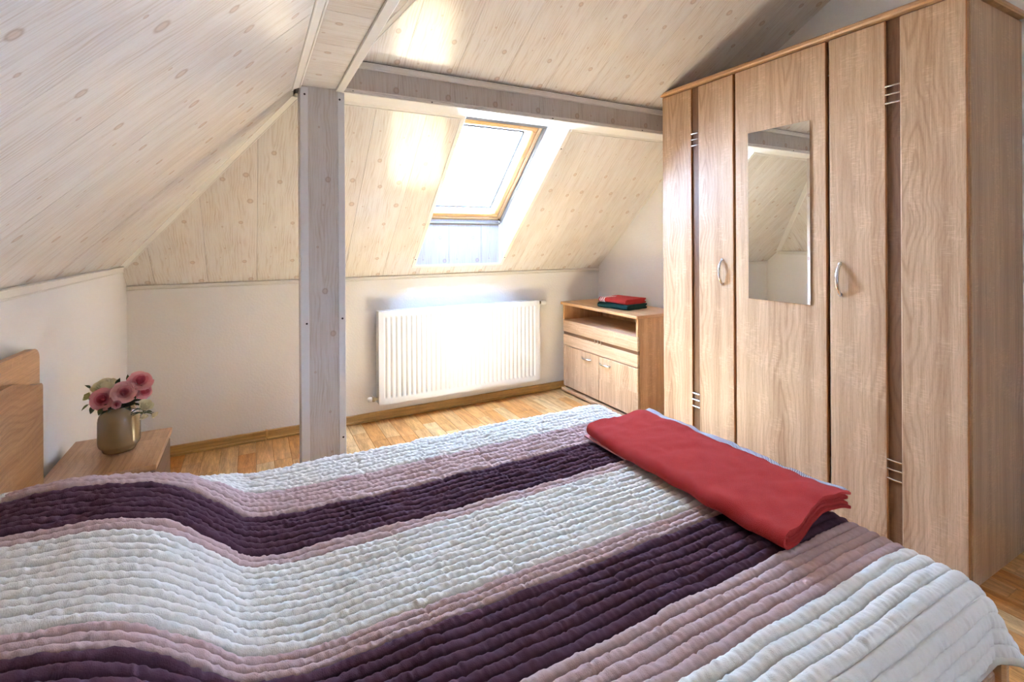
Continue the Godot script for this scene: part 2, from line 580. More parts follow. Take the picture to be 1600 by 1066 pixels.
	var wo := o4 + Vector3.BACK * W2[2] + a4 * (W2[0] * k4)
	var m2 := MB.new()
	ring(m2, wo, Vector3.BACK, a4, n4, W2[3] - W2[2], (W2[1] - W2[0]) * k4, 0.0, 0.05, 0.0, 0.16, 0.004)
	build(m2, "frame", M.pine_pale, w2)
	m2 = MB.new()
	m2.prism(rect(0.04, 0.04, W2[3] - W2[2] - 0.04, (W2[1] - W2[0]) * k4 - 0.04), wo + n4 * 0.09, Vector3.BACK, a4, n4, 0.001)
	build(m2, "pane", M.glass, w2)
	var c5 := root("ceiling", "structure")
	bx(Vector3(xt - 0.3, TOP, zt - 0.2), Vector3(RIGHT + 0.15, TOP + 0.12, FRONT + 0.15), "plasterboard", M.wall, c5, 0.0)

	# trims along the edges
	trim(Vector3(LEFT + 0.004, 1.060, -3.2), Vector3(LEFT + 0.004, 1.060, FRONT), Vector3.UP, 0.032, Vector3.RIGHT, 0.008)
	trim(Vector3(LEFT, bs(BACK) - 0.012, BACK), Vector3(RIGHT, bs(BACK) - 0.012, BACK), Vector3.UP, 0.026, Vector3.BACK, 0.009)
	# hip
	var h0 := Vector3(LEFT, ls(LEFT) - 0.004, -3.204)
	var h1 := Vector3(0.172, ls(0.172) - 0.004, -2.345)
	trim(h0, h1, Vector3(1, 0, -1), 0.046, Vector3(0.3, -1, 0.3), 0.006)
	trim(Vector3(RIGHT - 0.0, bs(BACK), BACK) + Vector3(-0.004, 0.01, 0.01), Vector3(RIGHT - 0.004, bs(-2.33) , -2.33), Vector3(0, 1, -0.896), 0.012, Vector3.LEFT, 0.006, null, false)
	# purlin and the beam that meets it at the post
	var pu := root("beam", "structure")
	tag(pu, "pine-panelled horizontal beam with white edge strips above the roof window", "beam", "", "structure")
	bx(Vector3(0.17, 1.85, -2.325), Vector3(RIGHT, 2.06, -2.206), "core", M.roof, pu, 0.0)
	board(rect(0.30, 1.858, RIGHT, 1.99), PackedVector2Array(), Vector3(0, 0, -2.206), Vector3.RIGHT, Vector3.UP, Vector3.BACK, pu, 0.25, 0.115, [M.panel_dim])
	build(trim_bar(Vector3(0.345, 1.972, -2.198), Vector3(RIGHT, 1.972, -2.198), Vector3.UP, 0.03, Vector3.BACK, 0.009), "trim_strip", M.trim, pu)
	build(trim_bar(Vector3(0.345, 1.851, -2.198), Vector3(RIGHT, 1.851, -2.198), Vector3.UP, 0.022, Vector3.BACK, 0.006), "trim_strip", M.trim, pu)
	build(bar(Vector3(0.345, 1.842, -2.262), Vector3(RIGHT, 1.842, -2.262), Vector3.BACK, 0.135, Vector3.UP, 0.008), "underside_board", M.trim, pu)
	trim(Vector3(0.2, bs(-2.345) - 0.003, -2.345), Vector3(SKX0 - 0.01, bs(-2.345) - 0.003, -2.345), Vector3(0, 0.896, 1), 0.030, Vector3(0, -1, 0.896), 0.006)
	trim(Vector3(SKX1 + 0.01, bs(-2.345) - 0.003, -2.345), Vector3(RIGHT, bs(-2.345) - 0.003, -2.345), Vector3(0, 0.896, 1), 0.030, Vector3(0, -1, 0.896), 0.006)
	for q in [[0.393, 1.862], [0.75, 1.855], [1.42, 1.855], [2.05, 1.855]]:
		screw(Vector3(q[0], q[1] - 0.006, -2.192), Vector3.BACK, pu)
	var be := root("beam", "structure")
	tag(be, "pine-panelled beam running overhead from the post towards the viewer", "beam", "", "structure")
	bx(Vector3(0.165, 1.860, -2.2), Vector3(0.345, 2.0, FRONT), "core", M.roof, be, 0.0)
	board(PackedVector2Array([Vector2(-2.2, 0.165), Vector2(FRONT, 0.165), Vector2(FRONT, 0.350), Vector2(-2.2, 0.350)]), PackedVector2Array(), Vector3(0, 1.850, 0), Vector3.BACK, Vector3.RIGHT, Vector3.UP, be, 0.25, 0.05, [], "panel", 0.5)
	build(trim_bar(Vector3(0.164, 1.838, -2.2), Vector3(0.164, 1.838, FRONT), Vector3(0.88, 0.475, 0), 0.040, Vector3(0.475, -0.88, 0), 0.006), "trim_strip", M.trim, be)
	build(bar(Vector3(0.338, 1.849, -2.2), Vector3(0.338, 1.849, FRONT), Vector3.RIGHT, 0.034, Vector3.DOWN, 0.007), "trim_strip", M.trim, be)
	bx(Vector3(0.346, 1.843, -2.2), Vector3(0.354, 1.97, FRONT), "side_board", M.trim, be, 0.001)
	# hip trims above
	trim(Vector3(hx.call(-2.2), us(-2.2) - 0.004, -2.2), Vector3(hx.call(zt), us(zt) - 0.004, zt), Vector3(1, 0, -0.6), 0.03, Vector3(0.3, -1, 0.3), 0.006)
	# baseboards
	var bb := root("baseboard_back", "structure")
	for q in [[LEFT, 0.075], [0.078, RIGHT]]:
		var m := MB.new()
		m.box(Vector3(q[0], 0, BACK), Vector3(q[1], 0.058, BACK + 0.014), 0.004, 0, Vector2(q[0], 0))
		m.box(Vector3(q[0], 0, BACK + 0.012), Vector3(q[1], 0.016, BACK + 0.022), 0.004, 0, Vector2(q[0], 0.3))
		build(m, "skirting", M.base, bb)
	bx(Vector3(0.07, 0, BACK), Vector3(0.084, 0.061, BACK + 0.018), "joint_clip", M.base, bb)
	bb = root("baseboard_left", "structure")
	bx(Vector3(LEFT, 0, BACK + 0.015), Vector3(LEFT + 0.014, 0.058, FRONT), "skirting", M.base, bb, 0.004, 2)
	bb = root("baseboard_right", "structure")
	bx(Vector3(RIGHT - 0.014, 0, -0.70), Vector3(RIGHT, 0.058, FRONT), "skirting", M.base, bb, 0.004, 2)

func trim_bar(a: Vector3, b: Vector3, side: Vector3, w: float, out: Vector3, th: float) -> MB:
	var m := bar(a, b, side, w, out, th, 0.002)
	for s in [-1.0, 1.0]:
		m.tube(PackedVector3Array([a + side * s * (w / 2 - 0.004) + out * th, b + side * s * (w / 2 - 0.004) + out * th]), 0.004, 8)
	return m

func screw(p: Vector3, d: Vector3, parent: Node3D) -> void:
	var m := MB.new()
	m.lathe(PackedVector2Array([Vector2(0.0045, -0.002), Vector2(0.0042, 0.001), Vector2(0.002, 0.0022), Vector2(0.0001, 0.0018)]), p, 10, d)
	build(m, "screw", M.screw, parent)

func floor_strips(fl: Node3D) -> void:
	var w := 0.088
	var meshes := {}
	var k := 0
	var far := MB.new()
	for c in int((RIGHT - LEFT) / w) + 1:
		var x0 := LEFT + c * w
		var x1 := minf(x0 + w, RIGHT)
		if x1 - x0 < 0.005: continue
		var z := BACK - rng.randf() * 0.4
		while z < FRONT:
			var z1 := z + rng.randf_range(0.36, 0.56)
			var a := maxf(z, BACK)
			var b := minf(z1, FRONT)
			if b - a > 0.01:
				if a < -1.75 or (x1 > 2.05 and a < 0.1):
					var m := MB.new()
					m.box(Vector3(x0 + 0.0004, -0.012, a + 0.0004), Vector3(x1 - 0.0004, 0, b - 0.0004), 0.0012, 2, Vector2(rng.randf(), rng.randf()) * 5.0)
					build(m, "parquet_strip", M.planks[rng.randi() % 6], fl)
				else:
					far.box(Vector3(x0 + 0.0004, -0.012, a + 0.0004), Vector3(x1 - 0.0004, 0, b - 0.0004), 0.0012, 2, Vector2(rng.randf(), rng.randf()) * 5.0)
			z = z1
	var o := build(far, "parquet_strips", M.planks[0], fl)
	o.set_meta("kind", "stuff")

# a wall with a two-light window: o a floor corner of the wall's inner face, ax along it, out through it; win = from, to, sill, head
func window_wall(wall: String, win: String, o: Vector3, ax: Vector3, out: Vector3, length: float, w: Array) -> void:
	var wl := root(wall, "structure")
	var xf := Transform3D(Basis(ax, Vector3.UP, out), o)
	var m := MB.new()
	for q in [[0.0, -0.15, w[0], 3.0], [w[1], -0.15, length, 3.0], [w[0], -0.15, w[1], w[2]], [w[0], w[3], w[1], 3.0]]:
		m.box(Vector3(q[0], q[1], 0), Vector3(q[2], q[3], 0.15), 0.0, 1, Vector2.ZERO, xf)
	build(m, "plaster", M.wall, wl)
	var wi := root(win, "structure")
	m = MB.new()
	for q in [[w[0], w[2], w[0] + 0.06, w[3]], [w[1] - 0.06, w[2], w[1], w[3]], [w[0] + 0.06, w[2], w[1] - 0.06, w[2] + 0.06], [w[0] + 0.06, w[3] - 0.06, w[1] - 0.06, w[3]]]:
		m.box(Vector3(q[0], q[1], 0.06), Vector3(q[2], q[3], 0.12), 0.006, 1, Vector2.ZERO, xf)
	build(m, "frame", M.white_soft, wi)
	var mid: float = (w[0] + w[1]) / 2
	m = MB.new()
	m.box(Vector3(mid - 0.035, w[2] + 0.06, 0.065), Vector3(mid + 0.035, w[3] - 0.06, 0.115), 0.006, 1, Vector2.ZERO, xf)
	build(m, "mullion", M.white_soft, wi)
	for q in [[w[0] + 0.06, mid - 0.035], [mid + 0.035, w[1] - 0.06]]:
		m = MB.new()
		m.prism(rect(q[0], w[2] + 0.06, q[1], w[3] - 0.06), o + out * 0.09, ax, Vector3.UP, out, 0.001)
		build(m, "pane", M.glass, wi)
	m = MB.new()
	m.box(Vector3(w[0] - 0.02, w[2] - 0.03, -0.04), Vector3(w[1] + 0.02, w[2], 0.06), 0.006, 0, Vector2.ZERO, xf)
	build(m, "sill", M.white_soft, wi)

func far_walls() -> void:
	var w := root("wall_front", "structure")
	bx(Vector3(LEFT - 0.35, -0.15, FRONT), Vector3(RIGHT + 0.15, 3.0, FRONT + 0.15), "plaster", M.wall, w, 0.0)
	window_wall("wall_right", "window_3", Vector3(RIGHT, 0, FRONT + 0.15), Vector3.FORWARD, Vector3.RIGHT, FRONT + 0.3 - BACK, W3)

const W3 := [2.0, 2.5, 0.65, 1.15]   # gable window past the wardrobe
const W2 := [0.69, 0.93, 0.70, 1.02]   # second roof window, in the left slope beside the camera: x from, x to, z from, z to
const FR0 := Vector3(0.98, 1.352, -3.262)   # frame foot, inner face, left
const FR1 := Vector3(1.637, 1.930, -2.617)  # frame head, right

func ring(m: MB, o: Vector3, ax: Vector3, ay: Vector3, an: Vector3, w: float, h: float, i0: float, i1: float, n0: float, n1: float, bev := 0.002) -> void:
	# a rectangular ring between insets i0 and i1, from n0 to n1 along an
	var xf := Transform3D(Basis(ax, ay, an), o)
	m.box(Vector3(i0, i0, n0), Vector3(w - i0, i1, n1), bev, 0, Vector2(0.1, 0.2), xf)
	m.box(Vector3(i0, h - i1, n0), Vector3(w - i0, h - i0, n1), bev, 0, Vector2(0.7, 0.5), xf)
	m.box(Vector3(i0, i1, n0), Vector3(i1, h - i1, n1), bev, 1, Vector2(0.3, 0.9), xf)
	m.box(Vector3(w - i1, i1, n0), Vector3(w - i0, h - i1, n1), bev, 1, Vector2(0.2, 0.4), xf)

func skylight() -> void:
	var w1 := root("window_1", "structure")
	var k := sqrt(1.0 + 0.896 * 0.896)
	var ay := Vector3(0, 0.896, 1) / k
	var an := Vector3(0, 1, -0.896) / k
	var o := FR0
	var h := (FR1 - Vector3(FR1.x - FR0.x, 0, 0) - FR0).length()
	var w := FR1.x - FR0.x
	var m := MB.new()
	ring(m, o, Vector3.RIGHT, ay, an, w, h, 0.0, 0.028, 0.0, 0.10, 0.003)
	build(m, "frame", M.pine_pale, w1)
	m = MB.new()
	ring(m, o, Vector3.RIGHT, ay, an, w, h, 0.0275, 0.031, 0.010, 0.09, 0.0)
	build(m, "gasket", M.oak_dark, w1)
	m = MB.new()
	ring(m, o, Vector3.RIGHT, ay, an, w, h, 0.0305, 0.062, 0.002, 0.06, 0.004)
	var sash := build(m, "sash", M.pine_frame, w1)
	# the bevelled white inside of the sash
	m = MB.new()
	var xf := Transform3D(Basis(Vector3.RIGHT, ay, an), o)
	var q0 := [Vector3(0.060, 0.060, 0.010), Vector3(w - 0.060, 0.060, 0.010), Vector3(w - 0.060, h - 0.060, 0.010), Vector3(0.060, h - 0.060, 0.010)]
	var q1 := [Vector3(0.098, 0.098, 0.045), Vector3(w - 0.098, 0.098, 0.045), Vector3(w - 0.098, h - 0.098, 0.045), Vector3(0.098, h - 0.098, 0.045)]
	for e in 4:
		var f := (e + 1) % 4
		var a: Vector3 = xf * q0[e]
		var b: Vector3 = xf * q0[f]
		var c: Vector3 = xf * q1[f]
		var d: Vector3 = xf * q1[e]
		var nr := (b - a).cross(d - a).normalized()
		if nr.dot(an) > 0: nr = -nr
		m.quad(a, b, c, d, nr, Vector2(0, 0), Vector2(1, 0), Vector2(1, 0.1), Vector2(0, 0.1))
	ring(m, o, Vector3.RIGHT, ay, an, w, h, 0.05, 0.10, 0.0455, 0.075, 0.0)
	build(m, "bevel", M.white, sash)
	m = MB.new()
	ring(m, o, Vector3.RIGHT, ay, an, w, h, 0.097, 0.101, 0.038, 0.046, 0.0)
	build(m, "seal", M.rubber, sash)
	m = MB.new()
	m.prism(rect(0.08, 0.08, w - 0.08, h - 0.08), o + an * 0.05, Vector3.RIGHT, ay, an, 0.001)
	build(m, "pane", M.glass, sash)
	screw(xf * Vector3(w - 0.014, 0.014, -0.002), -an, w1)
	# reveal: two cheeks, a plumb foot and a level head
	for s in [0, 1]:
		var x := SKX1 if s else SKX0
		var out := Vector3.RIGHT if s else Vector3.LEFT
		var p := PackedVector2Array([Vector2(SKZ0, bs(SKZ0)), Vector2(SKZ0, 1.350), Vector2(FR0.z, FR0.y), Vector2(FR0.z - 0.05, FR0.y + 0.06), Vector2(FR1.z - 0.05, FR1.y + 0.06), Vector2(FR1.z, FR1.y), Vector2(-2.325, FR1.y), Vector2(-2.325, bs(-2.325))])
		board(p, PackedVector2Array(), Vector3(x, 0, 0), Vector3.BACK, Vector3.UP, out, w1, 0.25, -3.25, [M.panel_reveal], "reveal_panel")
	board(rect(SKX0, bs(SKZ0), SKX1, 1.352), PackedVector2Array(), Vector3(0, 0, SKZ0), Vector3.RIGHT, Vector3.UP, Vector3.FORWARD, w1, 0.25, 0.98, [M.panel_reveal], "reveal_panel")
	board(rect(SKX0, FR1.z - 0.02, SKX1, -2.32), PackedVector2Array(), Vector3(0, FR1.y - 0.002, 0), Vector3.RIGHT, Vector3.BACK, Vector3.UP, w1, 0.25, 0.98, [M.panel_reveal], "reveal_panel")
	# white corner strips round the opening
	var dn := -an
	build(bar(Vector3(SKX1 + 0.006, bs(SKZ0 - 0.01), SKZ0 - 0.01), Vector3(SKX1 + 0.006, bs(-2.335), -2.335), Vector3.RIGHT, 0.026, dn, 0.004), "trim_strip", M.trim, w1)
	build(bar(Vector3(SKX0 - 0.006, bs(SKZ0 - 0.01), SKZ0 - 0.01), Vector3(SKX0 - 0.006, bs(-2.335), -2.335), Vector3.RIGHT, 0.026, dn, 0.004), "trim_strip", M.trim, w1)
	build(bar(Vector3(SKX0 - 0.018, bs(SKZ0 - 0.006), SKZ0 - 0.006), Vector3(SKX1 + 0.018, bs(SKZ0 - 0.006), SKZ0 - 0.006), ay, 0.026, dn, 0.005), "trim_strip", M.trim, w1)
	build(bar(Vector3(SKX1 - 0.008, bs(SKZ0) + 0.004, SKZ0 + 0.001), Vector3(SKX1 - 0.008, 1.348, SKZ0 + 0.001), Vector3.RIGHT, 0.016, Vector3.BACK, 0.003), "trim_strip", M.trim, w1)
	build(bar(Vector3(SKX1 - 0.001, bs(SKZ0) + 0.004, SKZ0 + 0.008), Vector3(SKX1 - 0.001, 1.348, SKZ0 + 0.008), Vector3.BACK, 0.016, Vector3.LEFT, 0.003), "trim_strip", M.trim, w1)
	for z in [-3.2, -2.45]:
		screw(Vector3(SKX1 + 0.008, bs(z), z) + dn * 0.004, dn, w1)
	screw(Vector3(SKX0 - 0.008, bs(-3.2), -3.2) + dn * 0.004, dn, w1)

func post() -> void:
	var p := root("post", "structure")
	tag(p, "square post clad in greyish pine laminate with white corner strips beside the bed", "post", "", "structure")
	var x0 := 0.182
	var x1 := 0.357
	var z1 := -2.2
	var z0 := -2.33
	bx(Vector3(x0 + 0.004, 0, z0 + 0.004), Vector3(x1 - 0.004, 1.86, z1 - 0.004), "core", M.roof, p, 0.0)
	var m := MB.new()
	m.box(Vector3(x0 + 0.003, 0, z1 - 0.006), Vector3(x1 - 0.003, 1.850, z1 - 0.0005), 0.0, 1, Vector2(-0.2075, 0.06))
	build(m, "front_panel", M.panel_grey, p)
	m = MB.new()
	m.box(Vector3(x0 + 0.001, 0, z0), Vector3(x0 + 0.006, 1.850, z1 - 0.006), 0.0, 1, Vector2(0.3, 0.1))
	m.box(Vector3(x1 - 0.006, 0, z0), Vector3(x1 - 0.001, 1.850, z1 - 0.006), 0.0, 1, Vector2(0.5, 0.7))
	m.box(Vector3(x0 + 0.003, 0, z0 - 0.001), Vector3(x1 - 0.003, 1.850, z0 + 0.005), 0.0, 1, Vector2(0.1, 0.5))
	build(m, "side_panels", M.panel_grey, p)
	for q in [[x0, x0 + 0.030], [x1 - 0.026, x1]]:
		m = MB.new()
		m.box(Vector3(q[0] - 0.001, 0, z1 - 0.002), Vector3(q[1], 1.845, z1 + 0.003), 0.0012)
		var xs: float = q[0] - 0.001 if q[0] == x0 else q[1] - 0.002
		m.box(Vector3(xs, 0, z1 - 0.028), Vector3(xs + 0.003, 1.845, z1 + 0.003), 0.001)
		build(m, "corner_strip", M.white_trim, p)
	for q in [[0.199, 1.815], [0.338, 1.81], [0.203, 0.859], [0.345, 0.87], [0.346, 0.36]]:
		screw(Vector3(q[0], q[1], z1 + 0.003), Vector3.BACK, p)

# ------------------------------------------------------------------ radiator
func radiator() -> void:
	var r := root("radiator")
	tag(r, "white ribbed panel radiator on the wall below the roof window", "radiator")
	var x0 := 0.735
	var x1 := 1.966
	var y0 := 0.125
	var y1 := 0.737
	var zf := -3.235
	# ribbed front sheet: a profile across x, run up y, with raised rim
	var prof := []
	var nr := 34
	var pitch := (x1 - x0 - 0.06) / nr
	prof.append(Vector2(x0, 0)); prof.append(Vector2(x0 + 0.03, 0))
	for k in nr:
		var a := x0 + 0.03 + k * pitch
		for q in [[0.10, 0.0], [0.20, -0.0035], [0.30, -0.006], [0.42, -0.006], [0.52, -0.0035], [0.62, 0.0], [0.82, 0.0008]]:
			prof.append(Vector2(a + q[0] * pitch, q[1]))
	prof.append(Vector2(x1 - 0.03, 0)); prof.append(Vector2(x1, 0))
	var pts := PackedVector3Array()
	var ys := [y0, y0 + 0.012, y0 + 0.030, y0 + 0.036, y0 + 0.042, y0 + 0.05, y1 - 0.05, y1 - 0.042, y1 - 0.036, y1 - 0.03, y1 - 0.012, y1]
	var ws := [0.0, 0.0, 0.0, 0.15, 0.6, 1.0, 1.0, 0.6, 0.15, 0.0, 0.0, 0.0]
	for k in ys.size():
		for q in prof:
			pts.append(Vector3(q.x, ys[k], zf + q.y * ws[k]))
	var m := MB.new()
	m.grid(pts, prof.size(), false)
	m.box(Vector3(x0, y0, zf - 0.014), Vector3(x1, y1, zf - 0.0115), 0.001)
	for q in [[x0, y0, x0 + 0.003, y1], [x1 - 0.003, y0, x1, y1], [x0, y0, x1, y0 + 0.003], [x0, y1 - 0.003, x1, y1]]:
		m.box(Vector3(q[0], q[1], zf - 0.013), Vector3(q[2], q[3], zf - 0.0002), 0.0)
	build(m, "front_panel", M.white, r)
	m = MB.new()
	m.box(Vector3(x0 + 0.004, y0 + 0.01, zf - 0.07), Vector3(x1 - 0.004, y1 - 0.01, zf - 0.058), 0.003)
	build(m, "rear_panel", M.white, r)
	for x in [x0 - 0.002, x1 - 0.002]:
		m = MB.new()
		m.box(Vector3(x, y0 + 0.004, zf - 0.072), Vector3(x + 0.004, y1 + 0.001, zf - 0.002), 0.0015)
		build(m, "side_cover", M.white, r)
	m = MB.new()
	for k in 60:
		var x := x0 + 0.012 + k * (x1 - x0 - 0.024) / 59.0
		m.box(Vector3(x - 0.0008, y1 - 0.014, zf - 0.058), Vector3(x + 0.0008, y1 - 0.002, zf - 0.015))
	m.box(Vector3(x0, y1 - 0.002, zf - 0.072), Vector3(x1, y1 + 0.001, zf - 0.060), 0.0005)
	m.box(Vector3(x0, y1 - 0.002, zf - 0.022), Vector3(x1, y1 + 0.001, zf - 0.010), 0.0005)
	build(m, "top_grille", M.white, r)
	for x in [x0 + 0.18, x1 - 0.18]:
		bx(Vector3(x - 0.015, y0 + 0.08, BACK + 0.002), Vector3(x + 0.015, y1 - 0.08, zf - 0.07), "bracket", M.white_soft, r, 0.001)
	# lock-shield valve and pipe, foot left
	m = MB.new()
	m.lathe(PackedVector2Array([Vector2(0.001, -0.002), Vector2(0.012, 0.0), Vector2(0.013, 0.014), Vector2(0.017, 0.016), Vector2(0.017, 0.030), Vector2(0.011, 0.032), Vector2(0.010, 0.05)]), Vector3(x0 - 0.052, 0.163, -3.265), 16, Vector3.RIGHT)
	var vl := build(m, "valve", M.brass, r, "nickel valve at the foot of the radiator")
	m = MB.new()
	m.lathe(PackedVector2Array([Vector2(0.001, -0.020), Vector2(0.015, -0.019), Vector2(0.0165, -0.006), Vector2(0.0165, 0.004), Vector2(0.009, 0.006)]), Vector3(x0 - 0.046, 0.163, -3.265), 16, Vector3(1, 0, 0))
	build(m, "cap", M.white, vl)
	m = MB.new()
	m.tube(PackedVector3Array([Vector3(x0 - 0.028, 0.163, -3.27), Vector3(x0 - 0.028, 0.163, -3.326)]), 0.008, 10)
	build(m, "pipe", M.brass, r)
	# thermostat head, top right
	m = MB.new()
	m.tube(PackedVector3Array([Vector3(x1, 0.716, -3.27), Vector3(x1 + 0.03, 0.716, -3.27)]), 0.011, 12)
	build(m, "valve", M.brass, r)
	m = MB.new()
	m.lathe(PackedVector2Array([Vector2(0.012, 0.0), Vector2(0.018, 0.004), Vector2(0.019, 0.03), Vector2(0.017, 0.046), Vector2(0.012, 0.05), Vector2(0.0005, 0.05)]), Vector3(x1 + 0.028, 0.716, -3.27), 18, Vector3.RIGHT)
	build(m, "thermostat_head", M.white, r)
	m = MB.new()
	m.tube(PackedVector3Array([Vector3(x1 + 0.014, 0.716, -3.272), Vector3(x1 + 0.014, 0.716, -3.326)]), 0.008, 10)
	build(m, "pipe", M.brass, r)

# ------------------------------------------------------------------ furniture
func arc_handle(c: Vector3, along: Vector3, out: Vector3, half: float, rise: float, rad: float) -> MB:
	var m := MB.new()
	var p := PackedVector3Array()
	var rr := []
	for k in 17:
		var s := k / 8.0 - 1.0
		p.append(c + along * half * s + out * rise * (1.0 - pow(absf(s), 2.6)))
		rr.append(rad * (1.0 + 0.35 * (1.0 - s * s)))
	m.tube(p, rr, 10)
	for s in [-1.0, 1.0]:
		m.tube(PackedVector3Array([c + along * half * s * 0.97 - out * 0.002, c + along * half * s * 0.97 + out * 0.005]), rad * 1.5, 10)
	return m

func wardrobe() -> void:
	var w := root("wardrobe")
	tag(w, "tall three-door light oak wardrobe with a mirror on its middle door", "wardrobe")
	var xf := 2.14
	var xb := 2.609
	var z0 := -2.125
	var z1 := -0.73
	bx(Vector3(xf + 0.022, 0, z1 - 0.018), Vector3(xb, 2.03, z1), "side_panel", M.oak_side, w)
	bx(Vector3(xf + 0.022, 0, z0), Vector3(xb, 2.03, z0 + 0.018), "side_panel", M.oak, w)
	bx(Vector3(xf + 0.024, 0.07, z0 + 0.018), Vector3(xb, 0.088, z1 - 0.018), "bottom_panel", M.oak, w, 0.001, 2)
	bx(Vector3(xb - 0.006, 0.0, z0 + 0.018), Vector3(xb, 2.03, z1 - 0.018), "back_panel", M.oak_dark, w, 0.0)
	for z in [-1.637, -1.187]:
		bx(Vector3(xf + 0.03, 0.088, z - 0.009), Vector3(xb - 0.006, 2.03, z + 0.009), "divider", M.oak_dark, w, 0.001)
	bx(Vector3(xf + 0.035, 0, z0 + 0.018), Vector3(xf + 0.05, 0.07, z1 - 0.018), "plinth", M.oak, w, 0.001, 2)
	var m := MB.new()
	m.box(Vector3(xf - 0.022, 2.037, z0 - 0.018), Vector3(xb, 2.060, z1 + 0.018), 0.006, 2, Vector2(0.3, 0.1))
	build(m, "top_board", M.oak_edge, w, "lighter top board with rounded edge")
	var doors := [[z0 + 0.002, -1.642, -1.906, -1.862, -1.71], [-1.632, -1.193, 0, 0, 0], [-1.182, z1 - 0.002, -0.973, -0.928, -1.139]]
	for k in 3:
		var d: Array = doors[k]
		var y0 := 0.03
		var y1 := 2.033
		m = MB.new()
		if k == 1:
			m.box(Vector3(xf, y0, d[0]), Vector3(xf + 0.018, y1, d[1]), 0.004, 1, Vector2(0.14, 0.0))
		else:
			m.box(Vector3(xf, y0, d[0]), Vector3(xf + 0.018, y1, d[2]), 0.005, 1, Vector2(0.31 + 0.2 * k, 0.0))
			m.box(Vector3(xf, y0, d[3]), Vector3(xf + 0.018, y1, d[1]), 0.005, 1, Vector2([0.11, 0, 0.17][k], 0.0))
		var dr := build(m, "door", M.oak, w)
		for ze in ([d[1]] if k == 1 else [d[2], d[1]]):
			bx(Vector3(xf - 0.0006, y0, ze - 0.0045), Vector3(xf + 0.018, y1, ze + 0.0004), "edge_band", M.oak_band, dr, 0.0035, 1)
		if k == 1:
			m = MB.new()
			m.prism(rect(-1.556, 0.914, -1.258, 1.715), Vector3(xf - 0.0055, 0, 0), Vector3.BACK, Vector3.UP, Vector3.RIGHT, 0.004)
			build(m, "mirror", M.mirror, dr, "narrow frameless mirror")
			continue
		m = MB.new()
		m.box(Vector3(xf + 0.009, y0, d[2] - 0.002), Vector3(xf + 0.017, y1, d[3] + 0.002), 0.0, 1, Vector2(0.2, 0.5))
		build(m, "inlay_strip", M.oak_dark, dr, "recessed dark brown strip")
		for y in [1.780, 1.748, 1.715, 0.358, 0.324, 0.287]:
			m = MB.new()
			m.tube(PackedVector3Array([Vector3(xf + 0.001, y, d[2] - 0.001), Vector3(xf - 0.001, y, (d[2] + d[3]) / 2), Vector3(xf + 0.001, y, d[3] + 0.001)]), 0.0043, 10)
			build(m, "metal_bar", M.chrome, dr)
		build(arc_handle(Vector3(xf, 1.034, d[4]), Vector3.UP, Vector3.LEFT, 0.064, 0.026, 0.0055), "handle", M.chrome, dr, "arched silver handle")

